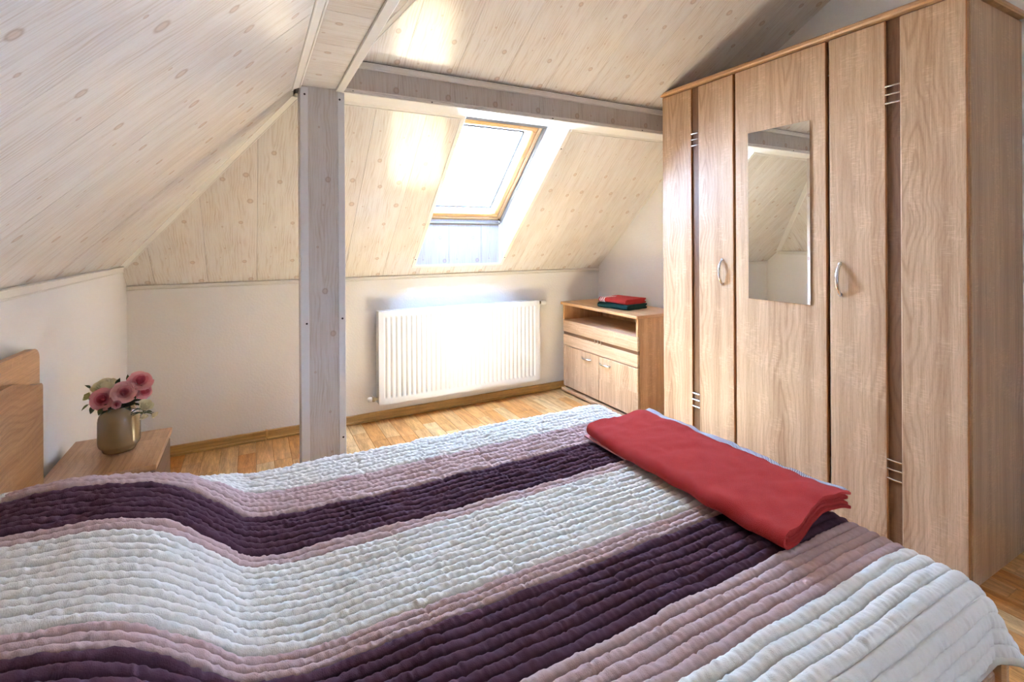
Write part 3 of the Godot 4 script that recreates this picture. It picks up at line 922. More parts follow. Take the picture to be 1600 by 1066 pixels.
func cabinet() -> void:
	var c := root("cabinet")
	tag(c, "low light oak cabinet with an open shelf, drawer and two doors in the corner", "cabinet")
	var xf := 2.19
	var xb := 2.585
	var z0 := -3.245
	var z1 := -2.392
	m_side(c, xf, xb, z0, z1)
	var m := MB.new()
	m.box(Vector3(xf - 0.018, 0.692, z0 - 0.014), Vector3(xb, 0.714, z1 + 0.012), 0.004, 2, Vector2(0.4, 0.3))
	build(m, "top_board", M.oak_edge, c)
	bx(Vector3(xf + 0.006, 0.555, z0 + 0.016), Vector3(xb - 0.012, 0.572, z1 - 0.016), "shelf", M.oak, c, 0.001, 2)
	bx(Vector3(xb - 0.012, 0.03, z0 + 0.016), Vector3(xb - 0.006, 0.692, z1 - 0.016), "back_panel", M.oak, c, 0.0)
	bx(Vector3(xb - 0.06, 0.64, z0 + 0.35), Vector3(xb - 0.0125, 0.692, z1 - 0.016), "rail", M.oak_edge, c, 0.001, 2)
	bx(Vector3(xf + 0.018, 0.36, z0 + 0.016), Vector3(xb - 0.012, 0.375, z1 - 0.016), "divider", M.oak, c, 0.001, 2)
	# drawer front: two boards either side of a recessed dark groove
	m = MB.new()
	m.box(Vector3(xf - 0.001, 0.480, z0 + 0.002), Vector3(xf + 0.016, 0.572, z1 - 0.002), 0.003, 2, Vector2(0.1, 0.4))
	m.box(Vector3(xf - 0.001, 0.375, z0 + 0.002), Vector3(xf + 0.016, 0.458, z1 - 0.002), 0.003, 2, Vector2(0.6, 1.2))
	var d := build(m, "drawer", M.oak, c)
	bx(Vector3(xf + 0.006, 0.456, z0 + 0.003), Vector3(xf + 0.014, 0.482, z1 - 0.003), "inlay_strip", M.oak_dark, d, 0.0, 2, "recessed dark brown strip")
	for z in [-2.835, -2.80, -2.765]:
		m = MB.new()
		m.tube(PackedVector3Array([Vector3(xf, 0.454, z), Vector3(xf - 0.002, 0.469, z), Vector3(xf, 0.484, z)]), 0.0042, 8)
		build(m, "metal_bar", M.chrome, d)
	var mid := -2.795
	for q in [[z0 + 0.002, mid - 0.0015, -2.935], [mid + 0.0015, z1 - 0.002, -2.722]]:
		m = MB.new()
		m.box(Vector3(xf - 0.001, 0.052, q[0]), Vector3(xf + 0.016, 0.369, q[1]), 0.003, 1, Vector2(q[0] * 1.7, 0.5 + q[0]))
		var dr := build(m, "door", M.oak, c)
		build(arc_handle(Vector3(xf - 0.001, 0.322, q[2]), Vector3.BACK, Vector3.LEFT, 0.056, 0.022, 0.005), "handle", M.chrome, dr)
	bx(Vector3(xf - 0.014, 0.012, z0 - 0.01), Vector3(xb, 0.034, z1 + 0.006), "bottom_board", M.oak_edge, c, 0.003, 2)
	for q in [[xf + 0.03, z0 + 0.04], [xf + 0.03, z1 - 0.04], [xb - 0.04, z0 + 0.04], [xb - 0.04, z1 - 0.04]]:
		m = MB.new()
		m.lathe(PackedVector2Array([Vector2(0.016, 0.0), Vector2(0.018, 0.004), Vector2(0.016, 0.013)]), Vector3(q[0], 0, q[1]), 14)
		build(m, "foot", M.rubber, c)

func m_side(c: Node3D, xf: float, xb: float, z0: float, z1: float) -> void:
	for z in [z0, z1 - 0.016]:
		var m := MB.new()
		m.box(Vector3(xf + 0.017, 0.034, z), Vector3(xb, 0.575, z + 0.016), 0.0, 1, Vector2(0.15, 0.0))
		m.box(Vector3(xf, 0.575, z), Vector3(xb, 0.692, z + 0.016), 0.0, 1, Vector2(0.15, 0.0))
		build(m, "side_panel", M.oak_edge, c)

func nightstand() -> void:
	var n := root("nightstand")
	tag(n, "small oak nightstand beside the headboard carrying the flower vase", "nightstand")
	var x0 := -0.566
	var x1 := -0.275
	var z0 := -2.31
	var z1 := -1.945
	bx(Vector3(x0, 0.462, z0), Vector3(x1, 0.48, z1), "top_board", M.oak_top, n, 0.002, 2)
	bx(Vector3(x0 + 0.004, 0.0, z0 + 0.006), Vector3(x1 - 0.02, 0.462, z0 + 0.022), "side_panel", M.oak_head, n)
	bx(Vector3(x0 + 0.004, 0.0, z1 - 0.022), Vector3(x1 - 0.02, 0.462, z1 - 0.006), "side_panel", M.oak_head, n)
	bx(Vector3(x0 + 0.004, 0.05, z0 + 0.022), Vector3(x0 + 0.01, 0.462, z1 - 0.022), "back_panel", M.oak_dark, n)
	bx(Vector3(x0 + 0.01, 0.05, z0 + 0.022), Vector3(x1 - 0.022, 0.066, z1 - 0.022), "bottom_panel", M.oak_head, n)
	for y in [0.07, 0.262]:
		bx(Vector3(x1 - 0.021, y, z0 + 0.024), Vector3(x1 - 0.004, y + 0.186, z1 - 0.024), "drawer", M.oak_dark, n, 0.003, 2)

func bed() -> void:
	var b := root("bed")
	tag(b, "double bed with a two-layer curved oak headboard against the left wall", "bed")
	var zc := -1.085
	# back layer of the headboard
	var p := PackedVector2Array([Vector2(-0.85, 0.05), Vector2(-0.85, 0.862)])
	for k in 7:
		var a := k / 6.0 * PI / 2
		p.append(Vector2(-0.85 + 0.03 * (1.0 - cos(a)) * 1.6, 0.862 + 0.034 * sin(a)))
	for k in 21:
		var s := k / 20.0 * 2.0 - 1.0
		p.append(Vector2(s * 0.78, 0.896 + 0.012 * (1.0 - s * s)))
	for k in 7:
		var a := (6 - k) / 6.0 * PI / 2
		p.append(Vector2(0.85 - 0.03 * (1.0 - cos(a)) * 1.6, 0.862 + 0.034 * sin(a)))
	p.append(Vector2(0.85, 0.05))
	var m := MB.new()
	head_prism(m, p, -0.572, 0.018, zc)
	build(m, "headboard_back", M.oak_head_light, b)
	p = PackedVector2Array([Vector2(-0.795, 0.05), Vector2(-0.795, 0.792)])
	for k in 41:
		var s := k / 40.0 * 2.0 - 1.0
		var e := absf(s)
		p.append(Vector2(s * 0.785, 0.80 + 0.046 * smoothstep(1.0, 0.72, e) - 0.012 * smoothstep(0.6, 0.0, e)))
	p.append(Vector2(0.795, 0.792)); p.append(Vector2(0.795, 0.05))
	m = MB.new()
	head_prism(m, p, -0.553, 0.022, zc)
	build(m, "headboard_front", M.oak_head, b)
	for z in [zc - 0.66, zc + 0.636]:
		bx(Vector3(-0.53, 0.09, z), Vector3(1.36, 0.30, z + 0.024), "side_rail", M.oak_head, b, 0.004, 0)
	bx(Vector3(1.36, 0.04, zc - 0.675), Vector3(1.385, 0.325, zc + 0.675), "footboard", M.oak_edge, b, 0.006, 2)
	for q in [[-0.50, zc - 0.62], [-0.50, zc + 0.62], [1.32, zc - 0.62], [1.32, zc + 0.62]]:
		bx(Vector3(q[0] - 0.03, 0, q[1] - 0.03), Vector3(q[0] + 0.03, 0.09, q[1] + 0.03), "leg", M.oak_head, b)
	m = MB.new()
	m.box(Vector3(-0.52, 0.20, zc - 0.615), Vector3(1.345, 0.455, zc + 0.615), 0.05)
	build(m, "mattress", M.sheet, b)

func head_prism(m: MB, p: PackedVector2Array, x: float, th: float, zc: float) -> void:
	# uv turned so that the grain runs along z
	var k := m.v.size()
	m.prism(p, Vector3(x, 0, zc), Vector3.BACK, Vector3.UP, Vector3.RIGHT, th)
	for j in range(k, m.v.size()):
		m.t[j] = Vector2(m.v[j].y, m.v[j].z)

# ------------------------------------------------------------------ the quilted cover
const PX := [-0.56, -0.50, -0.46, -0.42, -0.38, -0.34, -0.30, -0.25, -0.20, -0.15, -0.10, -0.06, -0.018, 0.047, 0.17, 0.5, 3.0]
const PH := [0.165, 0.172, 0.174, 0.180, 0.181, 0.178, 0.173, 0.167, 0.155, 0.135, 0.097, 0.063, 0.028, 0.011, 0.003, 0.0, 0.0]
const CX := 1.318      # where the cover starts to bend over the foot
const CZN := -0.480    # ... and over the near side
const CZF := -1.690    # ... and over the far side
const CR := 0.058

func pillow(x: float) -> float:
	var k := 0
	while x > PX[k + 1]: k += 1
	k = clampi(k, 0, PX.size() - 2)
	# Catmull-Rom through the table
	var s: float = (x - PX[k]) / (PX[k + 1] - PX[k])
	var a: float = PH[maxi(k - 1, 0)]
	var b: float = PH[k]
	var c: float = PH[k + 1]
	var d: float = PH[mini(k + 2, PH.size() - 1)]
	var dx: float = PX[k + 1] - PX[k]
	var m0: float = (c - a) / (PX[k + 1] - PX[maxi(k - 1, 0)]) * dx if k > 0 else 0.0
	var m1: float = (d - b) / (PX[mini(k + 2, PX.size() - 1)] - PX[k]) * dx
	var s2 := s * s
	var s3 := s2 * s
	return (2 * s3 - 3 * s2 + 1) * b + (s3 - 2 * s2 + s) * m0 + (-2 * s3 + 3 * s2) * c + (s3 - s2) * m1

func drape(t: float) -> Vector2:   # how far out and how far down, t past the bend
	var top := 1.45
	if t < CR * top: return Vector2(CR * sin(t / CR), CR * (1.0 - cos(t / CR)))
	var e := t - CR * top
	return Vector2(CR * sin(top) + e * cos(top), CR * (1.0 - cos(top)) + e * sin(top))

func cover_at(u: float, v: float) -> Vector3:
	var du := maxf(0.0, u - CX)
	var dn := maxf(0.0, v - CZN)
	var df := maxf(0.0, CZF - v)
	var x := minf(u, CX)
	var z := clampf(v, CZF, CZN)
	var ends := 1.0
	if v < -1.42: ends = 0.10 + 0.90 * (1.0 - smoothstep(0.0, 1.0, (-1.40 - v) / 0.36))
	if v > -0.62: ends = 0.10 + 0.90 * (1.0 - smoothstep(0.0, 1.0, (v + 0.62) / 0.16))
	var y := 0.4815 + pillow(u) * ends
	var dz := dn if dn > 0.0 else df
	var sz := 1.0 if dn > 0.0 else -1.0
	if du > 0.0 or dz > 0.0:
		var r := sqrt(du * du + dz * dz)
		var a := atan2(dz, du)
		var d := drape(r)
		var fl := sin(2.0 * a) * maxf(0.0, r - 0.05) * 0.32
		x += (d.x + fl) * cos(a)
		z += (d.x + fl) * sin(a) * sz
		y -= d.y - fl * 0.35
	return Vector3(x, y, z)

func bedspread() -> void:
	var o := root("bedspread")
	tag(o, "quilted bedspread in cream, mauve and plum stripes spread over the bed", "bedspread")
	var bands := [[-1.86, -1.545, 14, "cream"], [-1.545, -1.396, 6, "mauve"], [-1.396, -1.23, 7, "plum"], [-1.23, -1.188, 2, "mauve"], [-1.188, -0.926, 12, "cream"], [-0.926, -0.872, 3, "mauve"], [-0.872, -0.697, 7, "plum"], [-0.697, -0.577, 5, "mauve"], [-0.577, -0.315, 9, "cream"]]
	# columns along the bed: closer together where the camera is near
	var us_: Array[float] = []
	var u := -0.470
	while u < 1.492:
		us_.append(u)
		u += 0.0036
	us_.append(1.492)
	var nu := us_.size()
	var nw := nz(1.0, 71, 2)
	var np := nz(1.0, 73, 3)
	var nl := nz(1.0, 79, 2)
	var ch := 0
	var st := [0.0, 0.035, 0.085, 0.17, 0.32, 0.5, 0.68, 0.83, 0.915, 0.965]
	var sub := 10
	var lastrow := PackedVector3Array()
	for bi in bands.size():
		var b: Array = bands[bi]
		var rows := int(b[2]) * sub + 1
		var pts := PackedVector3Array()
		pts.resize(rows * nu)
		var uv := PackedVector2Array()
		uv.resize(rows * nu)
		var pitch: float = (b[1] - b[0]) / b[2]
		for r in rows:
			var s: float = st[r % sub]
			var cid := ch + r / sub
			var v: float = b[0] + pitch * (r / sub + s)
			var prof := pow(sin(PI * s), 0.6)
			# the stitching pulls the seam down into a narrow notch
			var notch := 0.0045 * exp(-pow(minf(s, 1.0 - s) * pitch / 0.0013, 2.0))
			for c in nu:
				var uu: float = us_[c]
				# the seams wander a little
				var vv := v + 0.0022 * nl.get_noise_2d(uu * 2.6, v * 2.0)
				var p := cover_at(uu, vv)
				var q := cover_at(uu + 0.004, vv)
				var w := cover_at(uu, vv + 0.004)
				var nr := (w - p).cross(q - p).normalized()
				var puff := 0.42 * pitch * prof * (0.92 + 0.35 * nw.get_noise_2d(uu * 9.0, cid * 5.3)) - notch
				# puckers run across each channel
				var pk := np.get_noise_2d(uu * 58.0 + cid * 3.0 * 0.35, cid * 6.1 + s * 0.55)
				puff *= 1.0 - 0.55 * smoothstep(CX - 0.10, CX + 0.06, uu)
				puff *= 1.0 - 0.45 * smoothstep(CZN - 0.06, CZN + 0.05, v)
				puff += 0.0031 * pk * (0.30 + 0.70 * prof)
				# packing creases
				for cr in [0.30, 0.50, 0.675, 0.94]:
					var dcr: float = uu - cr - 0.012 * nl.get_noise_2d(cr * 50.0, v * 9.0)
					if absf(dcr) < 0.02: puff -= 0.0032 * exp(-dcr * dcr / 0.000012)
				puff += 0.004 * nl.get_noise_2d(uu * 3.0 + 30.0, v * 3.0)
				pts[r * nu + c] = p + nr * puff
				uv[r * nu + c] = Vector2(uu, v)
		if lastrow.size():
			for c in nu: pts[c] = lastrow[c]
		lastrow = pts.slice((rows - 1) * nu)
		ch += int(b[2])
		var m := MB.new()
		m.grid(pts, nu, true, Vector2.ONE, uv)
		build(m, b[3] + "_band", M[b[3]], o)
	# binding round the hem
	var path := PackedVector3Array()
	var k := 0
	for q in 80: path.append(cover_at(-0.470, lerpf(-1.86, -0.315, q / 79.0)) + Vector3(-0.002, 0.003, 0))
	var m := MB.new()
	m.tube(path, 0.011, 10)
	path = PackedVector3Array()
	for q in 120: path.append(cover_at(lerpf(-0.470, 1.492, q / 119.0), -0.315))
	for q in 100: path.append(cover_at(1.492, lerpf(-0.32, -1.86, q / 99.0)))
	for q in 120: path.append(cover_at(lerpf(1.492, -0.470, q / 119.0), -1.86))
	m.tube(path, 0.0075, 10)
	build(m, "hem_binding", M.binding, o)

# ------------------------------------------------------------------ folded cloths
# one sheet folded into a U: opens at x1, folded edge at x0; run from z0 to z1
func fold_sheet(x0: float, x1: float, z0: float, z1: float, yb: float, yt: float, th: float, move: Callable, nzs := 48) -> MB:
	var mid := PackedVector2Array()
	var r := (yt - yb) / 2.0
	var nx := 22
	for k in nx: mid.append(Vector2(lerpf(x1, x0 + r, k / (nx - 1.0)), yt))
	for k in range(1, 9):
		var a := PI * k / 9.0
		mid.append(Vector2(x0 + r - r * sin(a), (yt + yb) / 2 + r * cos(a)))
	for k in nx: mid.append(Vector2(lerpf(x0 + r, x1, k / (nx - 1.0)), yb))
	# outline: outside going, inside returning
	var outl := PackedVector2Array()
	var m := mid.size()
	for k in m:
		var d := (mid[mini(k + 1, m - 1)] - mid[maxi(k - 1, 0)]).normalized()
		outl.append(mid[k] + Vector2(d.y, -d.x) * -th / 2.0 * -1.0)
	for k in 5:
		var d := (mid[m - 1] - mid[m - 2]).normalized()
		var a := PI * (k + 1) / 6.0
		outl.append(mid[m - 1] + (Vector2(d.y, -d.x) * cos(a) + d * sin(a)) * th / 2.0)
	for k in range(m - 1, -1, -1):
		var d := (mid[mini(k + 1, m - 1)] - mid[maxi(k - 1, 0)]).normalized()
		outl.append(mid[k] - Vector2(d.y, -d.x) * th / 2.0)
	for k in 5:
		var d := (mid[0] - mid[1]).normalized()
		var a := PI * (k + 1) / 6.0
		outl.append(mid[0] + (Vector2(d.y, -d.x) * cos(a) + d * sin(a)) * th / 2.0)
	outl.append(outl[0])
	var pts := PackedVector3Array()
	var uv := PackedVector2Array()
	var cols := outl.size()
	for q in nzs:
		var s := q / (nzs - 1.0)
		# round the two ends of the sheet
		var e := 1.0
		var z := lerpf(z0, z1, s)
		for k in cols:
			pts.append(move.call(Vector3(outl[k].x, outl[k].y, z)))
			uv.append(Vector2(outl[k].x + outl[k].y, z))
	var b := MB.new()
	b.grid(pts, cols, false, Vector2.ONE, uv)
	# ends
	for e in [0, nzs - 1]:
		var n := Vector3(0, 0, -1 if e == 0 else 1)
		for k in range(0, m - 1):
			var a0: int = e * cols + k
			var b0: int = e * cols + (m + 5 + m - 1 - k)
			b.quad(pts[a0], pts[a0 + 1], pts[b0 - 1], pts[b0], n, uv[a0], uv[a0 + 1], uv[b0 - 1], uv[b0])
	return b

func blanket() -> void:
	var o := root("blanket")
	tag(o, "red fleece blanket with a hatched white edge folded across the bed foot", "blanket")
	var nl := nz(1.0, 83, 2)
	var nf := nz(1.0, 87, 3)
	var x0 := 1.040
	var x1 := 1.372
	var y0 := 0.5045
	var mk := func(lag: float, out: float) -> Callable:
		return func(p: Vector3) -> Vector3:
			var f := (p.x - x0) / (x1 - x0)
			var s := clampf((p.z + 1.40) / 0.72, 0.0, 1.0)
			var q := p
			q.z -= 0.038 * f
			# near end: the layers step back and bow
			var near := smoothstep(0.72, 1.0, s)
			q.z -= near * lag
			q.y += near * near * 0.013 * exp(-pow((f - 0.66) / 0.2, 2.0)) + near * 0.009 * sin(f * 9.0 + lag * 60.0) * f
			q.z += near * 0.010 * sin(f * 7.5 + 0.6)
			var far := smoothstep(0.22, 0.0, s)
			q.y += far * 0.006 * (1.0 - f)
			q.x += 0.006 * nl.get_noise_2d(p.z * 3.0, 4.0) * (1.0 - f)
			q.y += 0.004 * nl.get_noise_2d(p.x * 8.0, p.z * 8.0) + 0.0048 * nf.get_noise_2d(p.x * 9.0 + p.z * 6.0, p.z * 8.0) * smoothstep(-0.01, 0.02, p.y - y0)
			# follow the cover down over the foot
			q.y -= 0.008 * smoothstep(0.82, 1.0, f)
			return q
	var outer := fold_sheet(x0, x1, -1.40, -0.68, y0 + 0.002, y0 + 0.037, 0.0066, mk.call(0.0, 0.0), 96)
	build(outer, "outer_fold", M.red, o)
	var inner := fold_sheet(x0 + 0.018, x1 - 0.004, -1.395, -0.682, y0 + 0.0115, y0 + 0.0275, 0.0066, mk.call(0.004, 0.0), 96)
	build(inner, "inner_fold", M.red, o)
	var low := fold_sheet(x0 + 0.03, x1 + 0.003, -1.392, -0.69, y0 + 0.0175, y0 + 0.0215, 0.0028, mk.call(-0.002, 0.0), 96)
	build(low, "middle_fold", M.red, o)
	# hatched woven edge lying on top along the foot side
	var mv: Callable = mk.call(0.0, 0.0)
	var pts := PackedVector3Array()
	var uv := PackedVector2Array()
	for k in 90:
		var z := lerpf(-1.40, -0.684, k / 89.0)
		for j in 7:
			var x := lerpf(x1 - 0.026, x1 + 0.006, j / 6.0)
			var drop := 0.0 if j < 6 else 0.006
			pts.append(mv.call(Vector3(x, y0 + 0.0428 - drop, z)))
			uv.append(Vector2(x * 0.55, z))
	var m := MB.new()
	m.grid(pts, 7, true, Vector2.ONE, uv)
	build(m, "hatched_edge", M.hatch, o, "white and navy hatched woven edge")
	# the pale underside showing at the far corner
	m = fold_sheet(x0 + 0.002, x0 + 0.11, -1.412, -1.20, y0 - 0.002, y0 + 0.0015, 0.003, func(p: Vector3) -> Vector3: return p, 12)
	build(m, "under_edge", M.red_pale, o)

func towels() -> void:
	var mv := func(c: Vector3, turn: float, sd: float) -> Callable:
		return func(p: Vector3) -> Vector3:
			var q := Vector3(p.x, p.y + 0.0022 * noise.get_noise_2d(p.x * 900.0 + sd, p.z * 900.0), p.z)
			return c + q.rotated(Vector3.UP, turn)
	var c0 := Vector3(2.355, 0.714, -2.735)
	var g := root("towel")
	tag(g, "dark green folded towel under the red one on the corner cabinet", "towel", "folded towels on the cabinet")
	build(fold_sheet(-0.105, 0.105, -0.135, 0.135, 0.007, 0.0295, 0.0125, mv.call(c0, 0.18, 0.0)), "outer_fold", M.green, g)
	build(fold_sheet(-0.09, 0.10, -0.132, 0.132, 0.0165, 0.0205, 0.004, mv.call(c0, 0.18, 0.0)), "inner_fold", M.green, g)
	var r := root("towel")
	tag(r, "red folded towel with white stripes lying on the dark green towel", "towel", "folded towels on the cabinet")
	var c1 := c0 + Vector3(0.004, 0.037, -0.003)
	build(fold_sheet(-0.100, 0.105, -0.130, 0.125, 0.007, 0.0295, 0.0125, mv.call(c1, 0.13, 50.0)), "outer_fold", M.red, r)
	build(fold_sheet(-0.085, 0.10, -0.128, 0.122, 0.0165, 0.0205, 0.004, mv.call(c1, 0.13, 50.0)), "inner_fold", M.red, r)
	# white woven stripes round the folded edge at the far end
	for q in [[-0.118, -0.110], [-0.098, -0.092], [-0.080, -0.072]]:
		var m := fold_sheet(-0.1012, 0.02, q[0], q[1], 0.0068, 0.0298, 0.0140, mv.call(c1, 0.13, 50.0), 4)
		build(m, "stripe", M.stripe, r)

# ------------------------------------------------------------------ vase and flowers
func vase() -> void:
	var m := MB.new()
	var pr := PackedVector2Array()
	for q in [[0.0005, 0.001], [0.040, 0.0], [0.0455, 0.002], [0.0475, 0.007], [0.0485, 0.012], [0.056, 0.020], [0.0592, 0.027], [0.0600, 0.036], [0.0600, 0.060], [0.0600, 0.090], [0.0596, 0.108], [0.0580, 0.119], [0.0545, 0.129], [0.0500, 0.1365], [0.0465, 0.142], [0.0452, 0.148], [0.0455, 0.153], [0.0440, 0.1545], [0.0420, 0.153], [0.0415, 0.146], [0.0500, 0.130], [0.0550, 0.10], [0.0550, 0.03], [0.0450, 0.012], [0.0005, 0.010]]:
		pr.append(Vector2(q[0], q[1]))
	m.lathe(pr, VC, 56)
	tag(build(m, "vase", M.vase), "glossy olive round-shouldered vase standing on the nightstand", "vase")

const VC := Vector3(-0.408, 0.4805, -2.146)

func rose(called: String, at: Vector3, face: Vector3, R: float, outer: Material, inner: Material, rim: Material, label: String, open := 1.0, n := 22, cat := "flower", group := "") -> Node3D:
	var o := root(called)
	var y := face.normalized()
	var x := y.cross(Vector3(0.3, 0.1, 0.95)).normalized()
	var z := x.cross(y)
	var base := at - y * R * 0.62
	# whorls of petals from the tight heart outwards: count, reach, height, half width, curl
	var whorls := [[3, 0.20, 0.98, 1.15, 0.0], [4, 0.36, 1.06, 0.95, 0.02], [5, 0.56, 1.0, 0.80, 0.10], [6, 0.78, 0.90, 0.66, 0.20], [6, 0.94, 0.72, 0.66, 0.30]]
	var parts := [MB.new(), MB.new(), MB.new()]
	for wi in whorls.size():
		var q: Array = whorls[wi]
		if wi == 4 and n < 20: continue
		var m: MB = parts[[0, 0, 1, 2, 2][wi]]
		var spin := rng.randf() * TAU
		for k in int(q[0]):
			var th0: float = spin + TAU * k / q[0] + 0.25 * (rng.randf() - 0.5)
			var hh: float = q[2] + 0.10 * (rng.randf() - 0.5)
			var rho: float = (0.08 + (q[1] - 0.08) * lerpf(0.55, 1.0, open)) * (1.0 + 0.08 * (rng.randf() - 0.5))
			var half: float = q[3]
			var curl: float = q[4] * open
			var pts := PackedVector3Array()
			for i in 9:
				var t := i / 8.0
				for j in 9:
					var sx := j / 4.0 - 1.0
					var wd := half * (0.40 + 0.60 * sin(minf(t * 1.7, 1.5708)))
					var a := th0 + sx * wd + 0.10 * t
					var lip := 1.0 - 0.16 * sx * sx * smoothstep(0.3, 1.0, t) + 0.025 * sin(sx * 5.0 + th0 * 3.0) * t
					var rr := R * (0.05 + (rho - 0.05) * pow(sin(t * 1.5708), 0.8)) * (1.0 - 0.07 * sx * t) + R * curl * 0.35 * pow(t, 4.0)
					var yy := R * hh * (t * lip - curl * 0.55 * pow(t, 4.0))
					pts.append(base + y * yy + (x * cos(a) + z * sin(a)) * rr)
			m.grid(pts, 9, true)
	var heart := PackedVector2Array()
	for k in 7: heart.append(Vector2(maxf(0.0003, R * 0.17 * cos(k * PI / 12.0)), R * (0.35 + 0.50 * sin(k * PI / 12.0))))
	parts[0].lathe(heart, base, 12, y)
	build(parts[0], "inner_petals", inner, o)
	build(parts[1], "middle_petals", outer, o)
	build(parts[2], "outer_petals", rim, o)
	# sepals and stem
	var m2 := MB.new()
	for k in 5:
		var a := TAU * k / 5.0
		leaf_blade(m2, base - y * R * 0.05, (x * cos(a) + z * sin(a)) * 0.8 + y * 0.35, y, R * 0.60, R * 0.16)
	build(m2, "sepals", M.stem, o)
	m2 = MB.new()
	var foot := VC + Vector3((at.x - VC.x) * 0.25, 0.08, (at.z - VC.z) * 0.25)
	var neck := VC + Vector3(clampf((at.x - VC.x) * 0.5, -0.024, 0.024), 0.150, clampf((at.z - VC.z) * 0.5, -0.024, 0.024))
	var path := PackedVector3Array()
	for k in 13:
		var t := k / 12.0
		var p := foot.lerp(neck, t).lerp(neck.lerp(neck.lerp(base, 0.7) + Vector3(0, 0.012, 0), t).lerp(base, t), t)
		path.append(p)
	m2.tube(path, 0.0018, 6)
	build(m2, "stem", M.stem, o)
	tag(o, label, cat, group)
	return o

func leaf_blade(m: MB, p: Vector3, d: Vector3, up: Vector3, length: float, width: float) -> void:
	d = d.normalized()
	var s := d.cross(up).normalized()
	var n := s.cross(d).normalized()
	var pts := PackedVector3Array()
	for i in 8:
		var t := i / 7.0
		var w := width * sin(PI * pow(t, 0.8)) * 0.5 + 0.0003
		for j in 5:
			var q := j / 2.0 - 1.0
			pts.append(p + d * length * t + s * w * q + n * (w * 0.5 * q * q - length * 0.22 * t * t))
	m.grid(pts, 5, true)

func leaf(o: Node3D, p: Vector3, d: Vector3, length: float, width: float, mt: Material) -> void:
	var m := MB.new()
	leaf_blade(m, p, d, Vector3(0.2, 0.9, 0.4), length, width)
	var nk := VC + Vector3(clampf(p.x - VC.x, -0.024, 0.024), 0.148, clampf(p.z - VC.z, -0.024, 0.024))
	m.tube(PackedVector3Array([nk, nk.lerp(p, 0.6) + Vector3(0, 0.006, 0), p]), 0.001, 5)
	build(m, "leaf", mt, o)

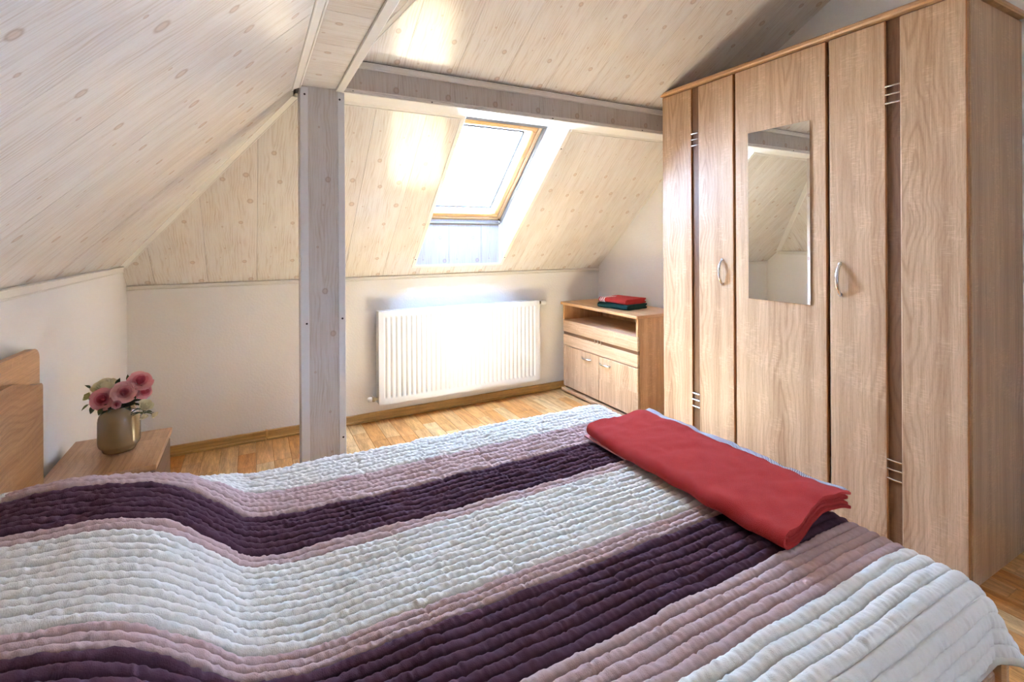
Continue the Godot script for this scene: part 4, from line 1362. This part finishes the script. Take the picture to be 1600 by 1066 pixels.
func flowers() -> void:
	var to_cam := (Vector3(0, 1.2, 0) - Vector3(-0.4, 0.67, -2.1)).normalized()
	var g := "roses in the olive vase"
	var a := rose("rose", Vector3(-0.446, 0.672, -2.112), to_cam + Vector3(-0.25, 0.05, 0.2), 0.036, M.petal, M.petal_deep, M.petal_pale, "open deep pink rose at the front of the vase below the cream one", 1.0, 26, "flower", g)
	leaf(a, Vector3(-0.470, 0.648, -2.135), Vector3(-0.6, -1.0, 0.3), 0.030, 0.018, M.leaf)
	leaf(a, Vector3(-0.445, 0.643, -2.10), Vector3(-0.3, -0.6, 0.4), 0.022, 0.014, M.leaf)
	var b := rose("rose", Vector3(-0.386, 0.690, -2.098), to_cam + Vector3(0.1, 0.15, 0.1), 0.035, M.petal_pale, M.petal, M.petal_blush, "open pale pink rose in the middle of the bouquet", 1.0, 26, "flower", g)
	leaf(b, Vector3(-0.418, 0.700, -2.165), Vector3(0.3, 1.0, 0.0), 0.026, 0.014, M.leaf)
	var c := rose("rose", Vector3(-0.345, 0.716, -2.125), to_cam + Vector3(0.2, 0.6, 0.0), 0.036, M.petal, M.petal_deep, M.petal_pale, "open pink rose standing highest in the bouquet", 1.0, 26, "flower", g)
	leaf(c, Vector3(-0.385, 0.715, -2.15), Vector3(0.05, 1.0, 0.0), 0.022, 0.010, M.leaf)
	rose("rose", Vector3(-0.338, 0.672, -2.150), to_cam + Vector3(0.7, -0.1, 0.0), 0.029, M.petal, M.petal_deep, M.petal_pale, "smaller pink rose tucked under the highest pink rose", 0.9, 20, "flower", g)
	rose("rosebud", Vector3(-0.402, 0.655, -2.078), to_cam + Vector3(0.0, 0.2, 0.1), 0.019, M.petal_pale, M.petal, M.petal_blush, "small pink rosebud hanging over the rim of the vase", 0.7, 14, "flower", g)
	rose("rose", Vector3(-0.456, 0.700, -2.195), Vector3(-0.1, 1.0, 0.25), 0.040, M.petal_cream, M.petal_cream, M.petal_cream, "cream rose behind the deep pink rose, facing up", 1.0, 24, "flower", g)
	var f := rose("rose", Vector3(-0.322, 0.642, -2.074), Vector3(0.55, 0.75, 0.5), 0.031, M.petal_cream, M.petal_cream, M.petal_cream, "half-open cream rose drooping beside the vase rim", 0.75, 18, "flower", g)
	leaf(f, Vector3(-0.320, 0.622, -2.068), Vector3(0.9, -0.1, 0.2), 0.020, 0.009, M.leaf)
	rose("rosebud", Vector3(-0.326, 0.606, -2.066), Vector3(0.3, -0.7, 0.5), 0.017, M.petal_cream, M.petal_cream, M.petal_cream, "cream rosebud hanging against the vase under the drooping cream rose", 0.75, 12, "flower", g)
	rose("rosebud", Vector3(-0.296, 0.607, -2.066), Vector3(0.8, -0.5, 0.3), 0.015, M.petal_cream, M.petal_cream, M.petal_cream, "cream rosebud hanging clear of the vase under the drooping cream rose", 0.75, 12, "flower", g)
	var e := rose("rosebud", Vector3(-0.505, 0.668, -2.19), Vector3(-0.8, 0.5, 0.3), 0.020, M.petal_green, M.petal_green, M.petal_green, "greenish rosebud sticking out on the headboard side of the bouquet", 0.7, 12, "flower", g)
	leaf(e, Vector3(-0.498, 0.692, -2.20), Vector3(-0.5, 0.6, 0.0), 0.020, 0.011, M.leaf)
	leaf(e, Vector3(-0.500, 0.640, -2.19), Vector3(-0.7, -0.5, 0.3), 0.026, 0.009, M.leaf)
	var s := MB.new()
	for k in 22:
		var w := k * 2.4
		leaf_blade(s, VC + Vector3(0.022 * cos(w), 0.150, 0.022 * sin(w)), Vector3(cos(w), 0.55 + 0.5 * sin(k * 1.7), sin(w)), Vector3.UP, 0.045, 0.022)
	var fo := build(s, "rose_leaves", M.leaf)
	tag(fo, "dark green rose leaves filling the mouth of the vase", "leaves", "", "stuff")

# ------------------------------------------------------------------
func _ready() -> void:
	rng.seed = 7
	noise.seed = 5
	# camera: level, lens shifted down
	var cam := Camera3D.new()
	cam.name = "camera"
	add_child(cam)
	var near := 0.05
	cam.projection = Camera3D.PROJECTION_FRUSTUM
	cam.set_frustum(1066.0 / 763.6 * near, Vector2(0.0, -(533.0 - 376.3) / 763.6 * near), near, 60.0)
	cam.transform = Transform3D(Basis(Vector3.UP, -deg_to_rad(28.0937)) * Basis(Vector3.BACK, -deg_to_rad(0.32)), Vector3(0, CAM_H, 0))
	cam.current = true
	# sky and exposure
	env = Environment.new()
	var sky := Sky.new()
	var sm := ProceduralSkyMaterial.new()
	sm.sky_top_color = Color(0.65, 0.80, 1.0)
	sm.sky_horizon_color = Color(0.78, 0.87, 1.0)
	sm.ground_bottom_color = Color(0.76, 0.83, 0.92)
	sm.ground_horizon_color = Color(0.76, 0.83, 0.92)
	sm.sky_energy_multiplier = 1.0
	sm.ground_energy_multiplier = 1.0
	sky.sky_material = sm
	env.background_mode = Environment.BG_SKY
	env.sky = sky
	env.ambient_light_source = Environment.AMBIENT_SOURCE_SKY
	env.tonemap_mode = Environment.TONE_MAPPER_LINEAR
	env.tonemap_exposure = 142.0
	env.sdfgi_enabled = true
	env.ssao_enabled = true
	env.ssil_enabled = true
	var sun := DirectionalLight3D.new()
	sun.name = "sun"
	sun.light_color = Color(0.655, 0.815, 1.0)
	sun.light_energy = 0.92
	sun.light_angular_distance = 0.6
	sun.shadow_enabled = true
	sun.sky_mode = DirectionalLight3D.SKY_MODE_LIGHT_ONLY
	add_child(sun)
	sun.look_at_from_position(Vector3(0, 10, -3.6), Vector3(0.0, 0, 0))   # high, from behind the radiator wall
	var we := WorldEnvironment.new()
	we.name = "world_environment"
	we.environment = env
	add_child(we)

	materials()
	M.white_trim = mat(Color(0.88, 0.875, 0.88), 0.35)
	M.oak_top = textured(M.oak.albedo_texture, Color(0.92, 0.84, 0.76), 0.34, Vector3(2, 0.5, 1), 0.5, Vector3(0.45, 0.1, 0))
	M.oak_head_light = textured(M.oak.albedo_texture, Color(0.97, 0.88, 0.78), 0.38, Vector3(2, 0.5, 1), 0.5, Vector3(0.2, 0.6, 0))
	M.stripe = cloth(Color(0.90, 0.85, 0.83))
	shell()
	skylight()
	post()
	bed()
	bedspread()
	wardrobe()
	cabinet()
	radiator()
	nightstand()
	blanket()
	towels()
	vase()
	flowers()
